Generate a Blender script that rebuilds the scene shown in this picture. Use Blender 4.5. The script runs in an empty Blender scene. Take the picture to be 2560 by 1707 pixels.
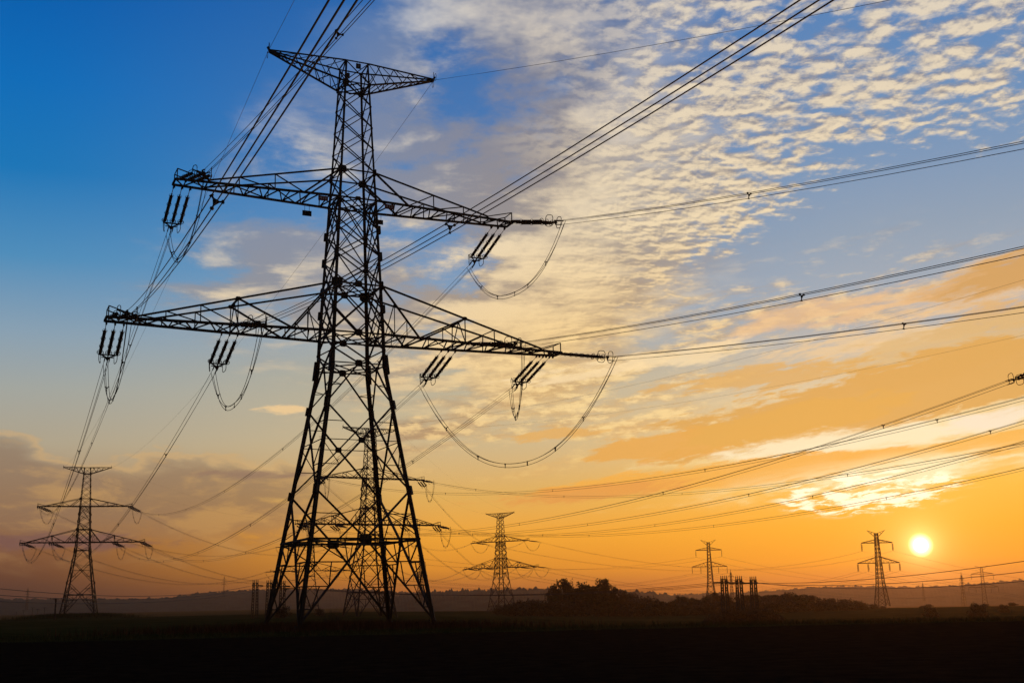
import bpy, math, random
from mathutils import Vector, Matrix
V = Vector
R = math.radians
random.seed(7)
scene = bpy.context.scene
COL = scene.collection
PI = math.pi

# ------------------------------------------------------------------ helpers
class MB:
    """collects bars, tubes, plates and builds them into ONE mesh object"""
    def __init__(s): s.v = []; s.f = []; s.m = []
    def _add(s, vs, fs, mi=0):
        o = len(s.v); s.v += [tuple(v) for v in vs]
        for f in fs: s.f.append(tuple(i + o for i in f)); s.m.append(mi)
    def frame(s, d, up=None):
        d = d.normalized(); u = up or V((0, 0, 1))
        if abs(d.dot(u)) > .98: u = V((1, 0, 0))
        x = d.cross(u).normalized(); y = x.cross(d).normalized()
        return x, y
    def bar(s, p, q, w, h=None, up=None):
        p = V(p); q = V(q); h = h or w
        if (q - p).length < 1e-6: return
        x, y = s.frame(q - p, up); x = x * w / 2; y = y * h / 2
        s._add([p-x-y, p+x-y, p+x+y, p-x+y, q-x-y, q+x-y, q+x+y, q-x+y],
               [(3,2,1,0),(4,5,6,7),(0,1,5,4),(1,2,6,5),(2,3,7,6),(3,0,4,7)])
    def angle(s, p, q, w, t, x, y):
        """L-section: flanges run along x and y from the heel"""
        p = V(p); q = V(q); x = V(x); y = V(y)
        sec = [V((0,0,0)), x*w, x*w + y*t, x*t + y*t, x*t + y*w, y*w]
        n = 6
        vs = [p + a for a in sec] + [q + a for a in sec]
        fs = [(i, (i+1) % n, n + (i+1) % n, n + i) for i in range(n)] + [(5,4,3,0),(3,2,1,0),(6,9,10,11),(6,7,8,9)]
        s._add(vs, fs)
    def tube(s, pts, r, n=5, closed=False):
        pts = [V(p) for p in pts]; m = len(pts); vs = []; px = None
        for i, p in enumerate(pts):
            if closed: d = pts[(i+1) % m] - pts[i-1]
            else: d = pts[min(i+1, m-1)] - pts[max(i-1, 0)]
            d.normalize()
            if px is None: x, y = s.frame(d)
            else:
                x = (px - d * px.dot(d)).normalized(); y = d.cross(x)
            px = x
            rr = r[i] if isinstance(r, (list, tuple)) else r
            vs += [p + (x * math.cos(2*PI*k/n) + y * math.sin(2*PI*k/n)) * rr for k in range(n)]
        fs = []
        for i in range(m if closed else m-1):
            j = (i+1) % m
            for k in range(n):
                fs.append((i*n+k, i*n+(k+1) % n, j*n+(k+1) % n, j*n+k))
        if not closed: fs += [tuple(range(n))[::-1], tuple((m-1)*n + k for k in range(n))]
        s._add(vs, fs)
    def lathe(s, p, d, prof, n=8):
        p = V(p); d = V(d).normalized(); x, y = s.frame(d); m = len(prof)
        vs = [p + d*h + (x*math.cos(2*PI*k/n) + y*math.sin(2*PI*k/n))*r for h, r in prof for k in range(n)]
        fs = [(i*n+k, i*n+(k+1) % n, (i+1)*n+(k+1) % n, (i+1)*n+k) for i in range(m-1) for k in range(n)]
        fs += [tuple(range(n))[::-1], tuple((m-1)*n+k for k in range(n))]
        s._add(vs, fs)
    def plate(s, c, x, y, n, t=.02):
        """convex plate: outline as list of (u,v) along x,y; thickness t along n"""
        c = V(c)
        return c
    def poly(s, pts, n, t):
        pts = [V(p) for p in pts]; n = V(n).normalized() * t / 2; m = len(pts)
        vs = [p - n for p in pts] + [p + n for p in pts]
        s._add(vs, [tuple(range(m))[::-1], tuple(range(m, 2*m))] + [(i, (i+1) % m, m+(i+1) % m, m+i) for i in range(m)])
    def ring(s, c, x, y, rx, ry, r, n=14, k=5, sup=1.0):
        """closed loop; sup<1 squares it off"""
        c = V(c); x = V(x); y = V(y); pts = []
        for i in range(n):
            a = 2*PI*i/n; ca, sa = math.cos(a), math.sin(a)
            ca = math.copysign(abs(ca)**sup, ca); sa = math.copysign(abs(sa)**sup, sa)
            pts.append(c + x*rx*ca + y*ry*sa)
        s.tube(pts, r, k, True)
    def mesh(s, name, mats):
        me = bpy.data.meshes.new(name); me.from_pydata(s.v, [], s.f)
        for m in (mats if isinstance(mats, (list, tuple)) else [mats]): me.materials.append(m)
        if any(s.m): me.polygons.foreach_set('material_index', s.m)
        me.update(); return me
    def build(s, name, mats, parent=None):
        o = bpy.data.objects.new(name, s.mesh(name, mats)); COL.objects.link(o); o.parent = parent
        return o

def tag(o, label=None, cat=None, group=None, kind=None):
    if label: o['label'] = label
    if cat: o['category'] = cat
    if group: o['group'] = group
    if kind: o['kind'] = kind
    return o
def empty(name, loc=(0,0,0), rz=0.0):
    o = bpy.data.objects.new(name, None); COL.objects.link(o); o.location = loc; o.rotation_euler = (0,0,rz)
    o.empty_display_size = .2
    return o
def link(name, me, parent=None):
    o = bpy.data.objects.new(name, me); COL.objects.link(o); o.parent = parent; return o
def copy_tree(o, parent=None, skip=()):
    c = o.copy(); COL.objects.link(c); c.parent = parent
    for k in ('label', 'category', 'group'):
        if parent is None and k in c: del c[k]
    for ch in list(o.children):
        if ch.name.split('.')[0] not in skip: copy_tree(ch, c, skip)
    return c
def lerp(a, b, t): return a + (b - a) * t
def sm(a, b, x):
    t = min(1, max(0, (x - a) / (b - a))); return t*t*(3 - 2*t)
def interp(x, xs, ys):
    if x <= xs[0]: return ys[0]
    for i in range(len(xs)-1):
        if x <= xs[i+1]: return lerp(ys[i], ys[i+1], (x-xs[i])/(xs[i+1]-xs[i]))
    return ys[-1]
def pol(az, r, z=0.0): return V((r*math.sin(R(az)), r*math.cos(R(az)), z))

# ------------------------------------------------------------------ materials
def mat(name, base, rough=.7, metal=0.0, var=.35, scale=3.0, spec=.3, bump=0.0, second=None):
    m = bpy.data.materials.new(name); m.use_nodes = True
    nt = m.node_tree; b = nt.nodes['Principled BSDF']
    tc = nt.nodes.new('ShaderNodeTexCoord'); nz = nt.nodes.new('ShaderNodeTexNoise')
    nz.inputs['Scale'].default_value = scale; nz.inputs['Detail'].default_value = 5
    nt.links.new(tc.outputs['Object'], nz.inputs['Vector'])
    rp = nt.nodes.new('ShaderNodeValToRGB'); e = rp.color_ramp.elements
    e[0].position = .3; e[1].position = .7
    s2 = second or tuple(c*(1+var) for c in base)
    e[0].color = (*[c*(1-var) for c in base], 1); e[1].color = (*s2, 1)
    nt.links.new(nz.outputs['Fac'], rp.inputs['Fac']); nt.links.new(rp.outputs['Color'], b.inputs['Base Color'])
    b.inputs['Roughness'].default_value = rough; b.inputs['Metallic'].default_value = metal
    b.inputs['Specular IOR Level'].default_value = spec
    if bump:
        bp = nt.nodes.new('ShaderNodeBump'); bp.inputs['Strength'].default_value = bump
        nt.links.new(nz.outputs['Fac'], bp.inputs['Height']); nt.links.new(bp.outputs['Normal'], b.inputs['Normal'])
    return m
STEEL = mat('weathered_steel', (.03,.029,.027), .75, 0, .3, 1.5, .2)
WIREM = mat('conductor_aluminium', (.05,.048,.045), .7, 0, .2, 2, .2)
PORC = mat('brown_porcelain', (.035,.022,.016), .5, 0, .3, 6, .3)
REDP = mat('red_plate', (.22,.012,.012), .6, 0, .2, 4)
WHT = mat('white_paint', (.75,.75,.75), .6, 0, .05, 4)
DARKP = mat('dark_plate', (.03,.035,.04), .6, 0, .2, 4)
WOOD = mat('tarred_wood', (.03,.022,.016), .9, 0, .3, 3)
BARK = mat('bark', (.03,.022,.015), .95, 0, .3, 4)
LEAF = mat('leaves_dark_green', (.03,.04,.014), .8, 0, .5, .6, .15, 0, (.06,.055,.018))
LEAF2 = mat('leaves_autumn', (.05,.035,.015), .8, 0, .5, .6, .15, 0, (.08,.05,.02))
WEED = mat('dry_red_weeds', (.07,.028,.014), .9, 0, .4, .5, .1)
GRASS = mat('grass_blades', (.045,.05,.014), .9, 0, .4, .5, .1)
FOREST = mat('forest_canopy', (.035,.04,.018), .95, 0, .4, .05, .1)

# ------------------------------------------------------------------ camera
EYE = 1.79
cam = bpy.data.cameras.new('camera'); cam.sensor_width = 36.0; cam.lens = 36*2876.8/2560
cam.clip_start = .1; cam.clip_end = 20000
co = bpy.data.objects.new('camera', cam); COL.objects.link(co)
co.matrix_world = Matrix.Translation((0,0,EYE)) @ Matrix.Rotation(PI/2 + .220515, 4, 'X') @ Matrix.Rotation(-.0207, 4, 'Z')
scene.camera = co

# ------------------------------------------------------------------ terrain
AZK = [-40, -24, -18, -12, -7.5, -1.5, 4, 8, 15, 24, 40]
ZE  = [-1.2, -1.35, -1.45, -1.45, -1.4, -3.0, -4.2, -4.3, -3.6, -3.5, -3.5]
RE  = [420, 420, 425, 425, 440, 545, 520, 440, 430, 420, 420]
ZV  = [-6, -6, -6, -6, -7, -12, -14, -15, -17, -22, -22]
def hz(x, y):
    return (math.sin(x*.031 + y*.017) + math.sin(x*.013 - y*.041 + 1.3) + .6*math.sin(x*.083 + y*.061 + 2))*.5
def ground_z(x, y):
    r = math.hypot(x, y); az = math.degrees(math.atan2(x, y))
    if abs(az) > 100: return -.1
    ze = interp(az, AZK, ZE); re = interp(az, AZK, RE); zv = interp(az, AZK, ZV)
    z = ze * (sm(72, 120, r)*.28 + sm(100, 255, r)*.72)
    z += hz(x, y)*.06*sm(5, 40, r)
    z += (zv - ze) * sm(re, re + 260, r)
    z -= 6*sm(re, re+900, r)*sm(-2, 8, az)
    dm = math.hypot(x + 142.5, y - 383.6)          # grass mound under the left-hand tower
    z += .75*(1 - sm(9, 24, dm))
    return z

# ------------------------------------------------------------------ lattice tower
LV = [0, 20.843, 23.429, 27.616, 35.199, 37.734, 45.975, 48.0]
LW = [5.409, 2.283, 2.207, 2.015, 1.661, 1.520, 1.134, 1.037]
def tw(z): return interp(z, LV, LW)
def cor(sx, sy, z): w = tw(z); return V((sx*w, sy*w, z))
FACES = [((-1,-1),(1,-1)), ((1,-1),(1,1)), ((1,1),(-1,1)), ((-1,1),(-1,-1))]
CORN = [(-1,-1),(1,-1),(1,1),(-1,1)]

def gusset(mb, c, n, w, h):
    n = V(n).normalized(); x = n.cross(V((0,0,1))).normalized(); y = x.cross(n)
    mb.poly([c - x*w*.5 - y*h*.3, c - x*w*.3 - y*h*.5, c + x*w*.3 - y*h*.5, c + x*w*.5 - y*h*.3,
             c + x*w*.5 + y*h*.3, c + x*w*.3 + y*h*.5, c - x*w*.3 + y*h*.5, c - x*w*.5 + y*h*.3], n, .05)

def make_tower(detail):
    root = empty('transmission_tower')
    G = .035                                             # far copies get slightly stouter members
    # --- legs
    for sx, sy in CORN:
        m = MB()
        for i in range(len(LV)-1):
            w = [.30, .27, .25, .21, .19, .16, .15][i]
            a = cor(sx, sy, LV[i]); b = cor(sx, sy, LV[i+1])
            m.angle(a, b, w, .05, (-sx,0,0), (0,-sy,0))
            m.bar(a + V((-sx*.05, -sy*.05, 0)), b + V((-sx*.05, -sy*.05, 0)), w*.55)
        for z, h, w in ((20.843, .8, .34), (10.45, .35, .33), (17.45, .35, .30)):    # splice plates
            m.bar(cor(sx, sy, z-h), cor(sx, sy, z+h), w)
        for z in (30.2, 32.55, 25.6):
            m.bar(cor(sx, sy, z-.35), cor(sx, sy, z+.35), .30)
        if detail and (sx, sy) in ((-1,-1), (1,1)):      # step bolts
            z = 3.0; k = 0
            while z < 46.5:
                p = cor(sx, sy, z); d = V((-sx, 0, 0)) if k % 2 else V((0, -sy, 0))
                m.bar(p, p + (V((sx*.02, -.0, 0)) if 0 else -d*.26), .03); z += .55; k += 1
        # concrete footing
        m.bar(cor(sx, sy, -1.6), cor(sx, sy, .22), .62)
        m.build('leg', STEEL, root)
    # --- bracing, one mesh per face
    for (c0, c1) in FACES:
        m = MB(); nrm = V((c0[0]+c1[0], c0[1]+c1[1], 0)).normalized()
        A = lambda z: cor(*c0, z)
        B = lambda z: cor(*c1, z)
        M = lambda z: (cor(*c0, z) + cor(*c1, z))/2
        def seg(p, q, w): m.bar(p, q, w + (0 if detail else G), w*.8 + (0 if detail else G))
        # base: inverted V from the feet to the belt, with secondary members
        zc, zB, zM, zC = 6.62, 10.45, 14.42, 17.45
        for S, O in ((A, B), (B, A)):
            seg(S(.25), M(zc), .17)
            D = lambda z: lerp(S(.25), M(zc), (z-.25)/(zc-.25))
            seg(S(4.87), D(4.87), .11); seg(S(3.06), D(3.06), .10); seg(S(1.4), D(1.4), .10)
            seg(D(4.87), S(6.62), .10); seg(S(4.87), D(3.06), .09); seg(D(1.4), lerp(S(3.06), D(3.06), .62), .08)
            seg(D(4.87), lerp(S(6.62), M(zc), .62), .09)
            seg(S(3.06), D(1.4), .09); seg(D(3.06), lerp(S(4.87), D(4.87), .6), .09)
            # belt to splice
            seg(S(zB), M(zc), .17)
            Ee = lambda t: lerp(S(zB), M(zc), t)
            seg(S(8.6), Ee(.5), .08); seg(Ee(.5), S(6.75), .08)
            # upper X panel
            seg(S(zB), M(zM), .15); seg(S(zC), M(zM), .15)
            H = lambda t: lerp(S(zB), M(zM), t)
            seg(S(zB+2.0), H(.5), .07); seg(H(.5), S(zM), .07)
            H2 = lambda t: lerp(S(zC), M(zM), t)
            seg(S(zC-1.5), H2(.5), .07)
            # waist
            seg(S(zC), M(20.843), .13)
            seg(S(18.9), lerp(S(zC), M(20.843), .45), .07)
            seg(S(19.2), lerp(S(zC), M(20.843), .45), .06)
            seg(M(20.843), S(22.1), .13); seg(S(22.1), M(23.429), .13)
            # crossarm storey
            seg(M(23.429), S(25.55), .12); seg(S(25.55), M(27.616), .12)
        seg(A(zc), B(zc), .2); seg(A(zM), B(zM), .07)
        gusset(m, M(zc), nrm, 1.0, .72); gusset(m, M(zM), nrm, .55, .45)
        for z in (20.843, 23.429, 27.616): seg(A(z), B(z), .14 if z > 21 else .1); gusset(m, M(z), nrm, .62, .56)
        seg(A(23.5), B(27.55), .11); seg(A(27.55), B(23.5), .11)
        # double lattice up to the middle arm
        zz = [27.616, 30.2, 32.55, 35.199]
        for i in range(3):
            seg(A(zz[i]), B(zz[i+1]), .11); seg(B(zz[i]), A(zz[i+1]), .11)
        seg(M(27.616), A(30.2), .10); seg(M(27.616), B(30.2), .10)
        seg(A(30.2), lerp(A(30.2), B(35.1), 1.0), .09); seg(B(30.2), A(35.1), .09)
        seg(A(32.55), M(35.199), .10); seg(B(32.55), M(35.199), .10)
        # middle-arm storey
        seg(A(35.199), B(35.199), .13); seg(A(37.734), B(37.734), .12); gusset(m, M(35.199), nrm, .5, .35)
        seg(A(35.3), B(37.65), .10); seg(B(35.3), A(37.65), .10)
        # single X panels to the top
        zt = [37.734, 39.86, 41.91, 43.92, 45.975]
        for i in range(4): seg(A(zt[i]), B(zt[i+1]), .085); seg(B(zt[i]), A(zt[i+1]), .085)
        seg(A(45.975), B(45.975), .10); seg(A(48), B(48), .10)
        seg(A(45.975), B(48), .085); seg(B(45.975), A(48), .085)
        for z in (27.616, 37.734, 45.975):               # heavy corner gussets
            w = {27.616: .95, 37.734: .75, 45.975: .5}[z]
            for S, O in ((A, B),):
                gusset(m, S(z) + (O(z)-S(z)).normalized()*w*.18 + nrm*.03, nrm, w, w*.85)
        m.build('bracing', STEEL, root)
    for z in (6.62, 20.843, 23.429, 27.616, 35.199, 45.975):     # horizontal diaphragms
        m = MB(); mids = [(cor(*a, z) + cor(*b, z))/2 for a, b in FACES]
        for i in range(4): m.bar(mids[i] - V((0,0,.08)), mids[(i+1) % 4] - V((0,0,.08)), .09 if detail else .12)
        if z > 20: m.bar(cor(-1,-1,z-.16), cor(1,1,z-.16), .08); m.bar(cor(1,-1,z-.2), cor(-1,1,z-.2), .08)
        else: m.bar(cor(-1,-1,z-.1), cor(1,1,z-.1), .12); m.bar(cor(1,-1,z-.16), cor(-1,1,z-.16), .1)
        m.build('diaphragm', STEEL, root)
    # --- crossarms
    def crossarm(s, zb, zt, L, La, tipw, nb, verts, heavy):
        """s: side, zb/zt bottom and top chord levels at the body, L tip, La where the top chord lands"""
        ch = MB(); br = MB(); ra = MB(); gx = 0 if detail else G
        wb = tw(zb); wt = tw(zt)
        def Bc(sy, a): t = (a - wb)/(L - wb); return V((s*a, sy*lerp(wb, tipw, t), zb))
        def Tc(sy, a):
            t = (a - wt)/(La - wt); yb = Bc(1, La).y
            return V((s*a, sy*lerp(wt, yb, t), lerp(zt, zb+.16, t)))
        for sy in (-1, 1):
            ch.bar(Bc(sy, wb), Bc(sy, L), heavy + gx, heavy*1.15 + gx)
            ch.bar(Tc(sy, wt), Tc(sy, La), heavy*.8 + gx)
            if sy == 1:                                   # catwalk plates along the far chord
                for k in range(nb):
                    a0 = lerp(wb, L-1.2, k/nb); a1 = lerp(wb, L-1.2, (k+.8)/nb)
                    ch.poly([Bc(1,a0)-V((0,.02,.1)), Bc(1,a1)-V((0,.02,.1)), Bc(1,a1)-V((0,.55,.18)), Bc(1,a0)-V((0,.28,.12))], (0,0,1), .05)
        ch.bar(Bc(-1, L), Bc(1, L), heavy)
        # bottom plane zigzag
        for k in range(nb):
            a0 = lerp(wb, L, k/nb); a1 = lerp(wb, L, (k+1)/nb); am = (a0+a1)/2
            br.bar(Bc(-1, a0), Bc(1, am), .09+gx); br.bar(Bc(1, am), Bc(-1, a1), .09+gx)
            br.bar(Bc(-1, am)-V((0,0,.05)), Bc(1, am)-V((0,0,.05)), .08+gx)
        for sy in (-1, 1):
            for kind, *q in verts:
                if kind == 'v': br.bar(Tc(sy, q[0]), Bc(sy, q[0]), .075+gx)
                elif kind == 'd': br.bar(Tc(sy, q[0]), Bc(sy, q[1]), .085+gx)
                elif kind == 'D': br.bar(Tc(sy, q[0]), Bc(sy, q[1]), .14+gx)
                elif kind == 's':                        # stub hanging half way down a diagonal
                    p = lerp(Tc(sy, q[0]), Bc(sy, q[1]), q[2]); br.bar(p, V((p.x, Bc(sy, abs(p.x)).y, zb)), .06+gx)
                elif kind == 'h':                        # short strut from a diagonal back to the bottom chord
                    p = lerp(Tc(sy, q[0]), Bc(sy, q[1]), q[2]); br.bar(p, Bc(sy, q[3]), .065+gx)
        for kind, *q in verts:
            if kind == 'x':                              # cross frame between the two trusses
                a = q[0]; br.bar(Tc(-1, a), Tc(1, a), .14+gx); br.bar(Bc(-1, a), Bc(1, a), .12+gx)
                br.bar((Tc(-1,a)+Tc(1,a))/2, Bc(-1,a), .07+gx); br.bar((Tc(-1,a)+Tc(1,a))/2, Bc(1,a), .07+gx)
                for sy in (-1, 1): gusset(br, Tc(sy,a), (0,1,0), .42, .32)
        # tip hand rail
        h = .88
        for sy in (-1, 1):
            p = Bc(sy, L-.12); a2 = La - .1
            ra.bar(p, p + V((0,0,h)), .075+gx*.5); ra.bar(p + V((0,0,h)), Tc(sy, a2) + V((0,0,.0)), .075+gx*.5)
        ra.bar(Bc(-1, L-.12)+V((0,0,h)), Bc(1, L-.12)+V((0,0,h)), .06)
        for q in [(L-.15-.65*k) for k in range(3)]:      # hanger brackets
            for sy in (-1, 1): br.bar(Bc(sy, q)-V((0,0,.02)), Bc(sy, q)+V((0, sy*.12, -.2)), .14)
        c = ch.build('crossarm', STEEL, root)
        br.build('arm_lattice', STEEL, c); ra.build('hand_rail', STEEL, c)
    for s in (-1, 1):
        crossarm(s, 23.429, 27.616, 19.5, 17.4, .72, 9,
                 [('D', tw(27.616), 5.4), ('D', 9.75, 5.4), ('s', tw(27.616), 5.4, .33), ('s', tw(27.616), 5.4, .66), ('h', tw(27.616), 5.4, .33, 2.3), ('h', tw(27.616), 5.4, .66, 3.0),
                  ('s', 9.75, 5.4, .5), ('h', 9.75, 5.4, .5, 9.4), ('v', 9.75), ('x', 9.75), ('d', 12.6, 9.75), ('v', 12.6), ('d', 15.2, 12.6), ('v', 15.2), ('d', 17.0, 15.2)], .17)
        crossarm(s, 35.199, 37.734, 14.9, 12.4, .72, 8,
                 [('D', tw(37.734), 4.6), ('d', 7.0, 4.6), ('v', 7.0), ('d', 9.9, 7.0), ('v', 9.9)], .15)
        # earth-wire arm: flat on top, tapering to a point
        ch = MB(); br = MB(); L = 7.55; gx = 0 if detail else G
        tip = V((s*L, 0, 48.12))
        def Tp(sy, t): return lerp(cor(s, sy, 48.0), tip + V((0, sy*.06, .03)), t)
        def Bp(sy, t): return lerp(cor(s, sy, 45.975), tip + V((0, sy*.06, -.1)), t)
        for sy in (-1, 1):
            ch.bar(Tp(sy,0), Tp(sy,1), .10+gx); ch.bar(Bp(sy,0), Bp(sy,1), .13+gx)
            for k in range(4):
                br.bar(Bp(sy,k/4), Tp(sy,(k+.5)/4) if k else Tp(sy,.17), .06+gx); br.bar(Tp(sy,(k+.5)/4), Bp(sy,(k+1)/4), .06+gx)
        for k in range(5):
            br.bar(Bp(-1,k/5), Bp(1,(k+.5)/5), .06+gx); br.bar(Bp(1,(k+.5)/5), Bp(-1,(k+1)/5), .06+gx)
            br.bar(Bp(1,k/5), Bp(-1,(k+.5)/5), .05+gx)
            br.bar(Tp(-1,k/5), Tp(1,(k+1)/5), .045+gx)
        ch.bar(tip + V((-s*.2,0,-.25)), tip + V((s*.12,0,.3)), .16); ch.bar(tip, tip + V((0,0,.75)), .04)
        br.ring(tip + V((s*.05,-.3,.15)), (0,1,0), (0,0,1), .22, .34, .02); br.ring(tip + V((s*.05,.3,-.3)), (0,1,0), (0,0,1), .2, .3, .02)
        c = ch.build('earth_wire_arm', STEEL, root); br.build('arm_lattice', STEEL, c)
    return root

def text_mesh(body, size, name):
    cu = bpy.data.curves.new(name, 'FONT'); cu.body = body; cu.size = size; cu.align_x = 'CENTER'; cu.align_y = 'CENTER'; cu.extrude = .004
    o = bpy.data.objects.new(name, cu); COL.objects.link(o)
    dg = bpy.context.evaluated_depsgraph_get()
    me = bpy.data.meshes.new_from_object(o.evaluated_get(dg)); me.name = name
    bpy.data.objects.remove(o); return me

towers = {}
near_tower = make_tower(True)
near_tower.location = (-13.486, 93.931, 0); near_tower.rotation_euler = (0,0,.43857)
tag(near_tower, 'largest and nearest lattice transmission tower, black against the sky, carrying plates 414 and 475', 'transmission tower', 'lattice tension towers')
towers['near'] = near_tower
# plates on the near tower
def plate(c, w, h, m, label, text=None, ts=.3, top=None):
    b = MB(); b.poly([V(c)+V((-w/2,0,-h/2)), V(c)+V((w/2,0,-h/2)), V(c)+V((w/2,0,h/2)), V(c)+V((-w/2,0,h/2))], (0,1,0), .03)
    for sx in (-.25, .25): b.bar(V(c)+V((sx*w,.0,h/2)), V(c)+V((sx*w,.0,h/2+(top or .22))), .03)
    o = b.build('number_plate', m, near_tower); o['label'] = label
    if text:
        me = text_mesh(text, ts, 'numerals'); me.materials.append(WHT)
        t = link('numerals', me, o); t.location = V(c) + V((0,-.025,0)); t.rotation_euler = (PI/2,0,0)
wl = tw(35.2)
plate((-3.05, -1.72, 34.78), .84, .42, REDP, 'red plate with white number 414', '414', .42, .2)
plate((2.75, -1.72, 34.78), .8, .42, REDP, 'red plate with white number 475', '475', .42, .2)
plate((-3.55, 1.55, 34.45), .8, .48, DARKP, 'blank dark plate hung under the left arm', top=.5)
plate((2.9, 1.55, 34.45), .8, .42, DARKP, 'blank dark plate hung under the right arm', top=.5)
plate((.1, -1.05, 47.6), .44, .48, DARKP, 'small dark plate with number 1 at the tower top', '1', .36, .22)
plate((-.25, 1.05, 47.6), .42, .5, DARKP, 'small dark plate at the tower top, far side', top=.25)

far_proto = make_tower(False)
def place_tower(key, x, y, z, yaw, label, o=None):
    o = o or copy_tree(far_proto)
    o.location = (x, y, z); o.rotation_euler = (0,0,yaw); towers[key] = o
    return tag(o, label, 'transmission tower', 'lattice tension towers')
place_tower('left', -142.55, 383.58, -.36, .2349, 'lattice tension tower at the far left standing on a low grass mound', far_proto)
place_tower('mid', -37.2, 296.61, -2.2, .4944, 'lattice tension tower seen straight through the legs of the near tower')
place_tower('back', -7.14, 534.66, -7.3, -.5396, 'hazy lattice tension tower between the near tower and the dark tree clump')
place_tower('faint', -102.4, 581, -5.6, .17, 'faint distant lattice tower behind the left legs of the near tower')
def make_gantry():
    root = empty('steel_gantry')
    def column(m, x, z0, z1, w0, w1):
        W = lambda z: lerp(w0, w1, (z-z0)/(z1-z0))
        for c in CORN: m.bar((x+c[0]*W(z0), c[1]*W(z0), z0), (x+c[0]*W(z1), c[1]*W(z1), z1), .16)
        n = 10
        for a, b in FACES:
            for i in range(n):
                za, zb = lerp(z0,z1,i/n), lerp(z0,z1,(i+1)/n)
                m.bar((x+a[0]*W(za), a[1]*W(za), za), (x+b[0]*W(zb), b[1]*W(zb), zb), .08); m.bar((x+b[0]*W(za), b[1]*W(za), za), (x+a[0]*W(zb), a[1]*W(zb), zb), .08)
    for x in (-12, 12):
        m = MB(); column(m, x, -1.5, 22, 1.6, .8); m.build('leg', STEEL, root)
        m = MB(); column(m, x, 23.2, 33, .75, .15); m.build('earth_wire_peak', STEEL, root)
    m = MB()
    for sy in (-.8, .8):
        for z in (22, 23.2): m.bar((-21, sy, z), (21, sy, z), .18)
        for i in range(28): m.bar((-21+1.5*i, sy, 22 if i % 2 else 23.2), (-19.5+1.5*i, sy, 23.2 if i % 2 else 22), .09)
    for i in range(29): m.bar((-21+1.5*i, -.8, 22), (-21+1.5*i, .8, 22), .09)
    m.build('beam', STEEL, root)
    return root
gantry = make_gantry(); gantry.location = (69.2, 109.8, 0); gantry.rotation_euler = (0,0,.4205); towers['side'] = gantry
tag(gantry, 'steel gantry just beyond the right edge, holding the ringed insulator set', 'gantry')

def tpt(key, a, b, z):
    o = towers[key]; c, s = math.cos(o.rotation_euler.z), math.sin(o.rotation_euler.z)
    return V((o.location.x + a*c - b*s, o.location.y + a*s + b*c, o.location.z + z))
def taxis(key):
    o = towers[key]; return V((math.cos(o.rotation_euler.z), math.sin(o.rotation_euler.z), 0))

# ------------------------------------------------------------------ insulator sets
SET_L = 7.0
def string_mesh(n, sheds, k=1.0):
    m = MB(); m.tube([(0,0,0), (0,1.3,0)], .028*k, 4); m.bar((0,.0,0), (0,.28,0), .11); m.bar((0,1.05,0), (0,1.32,0), .09)
    y = 1.3
    for q in range(3):
        prof = [(0,.05), (.08,.075)]
        for i in range(sheds):
            h = .1 + 1.12*i/sheds; prof += [(h,.07*k), (h+.02,.135*k), (h+.05,.135*k), (h+.07,.07*k)]
        prof += [(1.24,.075), (1.31,.05)]
        m.lathe((0,y,0), (0,1,0), prof, n); y += 1.33
    m.bar((0,y-.05,0), (0,y+.2,0), .07)
    return m
def horn_mesh(big):
    m = MB()
    if big: m.ring((0,0,0), (1,0,0), (0,.25,1), .25, .25, .026, 14); m.bar((-.25,0,0), (.25,0,0), .03)
    else: m.ring((0,0,0), (1,0,0), (0,0,1), .185, .185, .012, 10, 4); m.bar((-.185,0,0), (.185,0,0), .02)
    return m.mesh('arcing_ring', STEEL)
def yoke_mesh(n=1):
    m = MB()
    m.poly([(-.78,5.40,0), (.78,5.40,0), (.74,5.52,0), (-.74,5.52,0)], (0,0,1), .07)
    for s in (-1, 1): m.bar((s*.55,5.5,0), (0,6.05,0), .08)
    m.bar((-.5,5.95,0), (.5,5.95,0), .06)
    m.bar((0,5.5,0), (0,6.25,0), .09)
    m.poly([(-.22,6.2,.14), (.22,6.2,.14), (0,6.2,-.24)], (0,1,0), .06)
    for p in BUN: m.bar((p[0],6.2,p[1]), (p[0],6.95,p[1]), .075)
    return m
BUN = [(-.19, .12), (.19, .12), (0, -.22)]
S_NEAR = string_mesh(9, 11).mesh('insulator_string', PORC)
S_FAR = string_mesh(5, 3, 1.45).mesh('insulator_string', PORC)
HORN = horn_mesh(False); HORNB = horn_mesh(True)
YOKE = yoke_mesh().mesh('yoke', STEEL)
mr = MB(); mr.ring((0,0,0), (0,1,0), (0,0,1), .36, .5, .03, 18, 5, .6); RING = mr.mesh('grading_ring', STEEL)
ends = {}; pull = {}
set_names = {}
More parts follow.
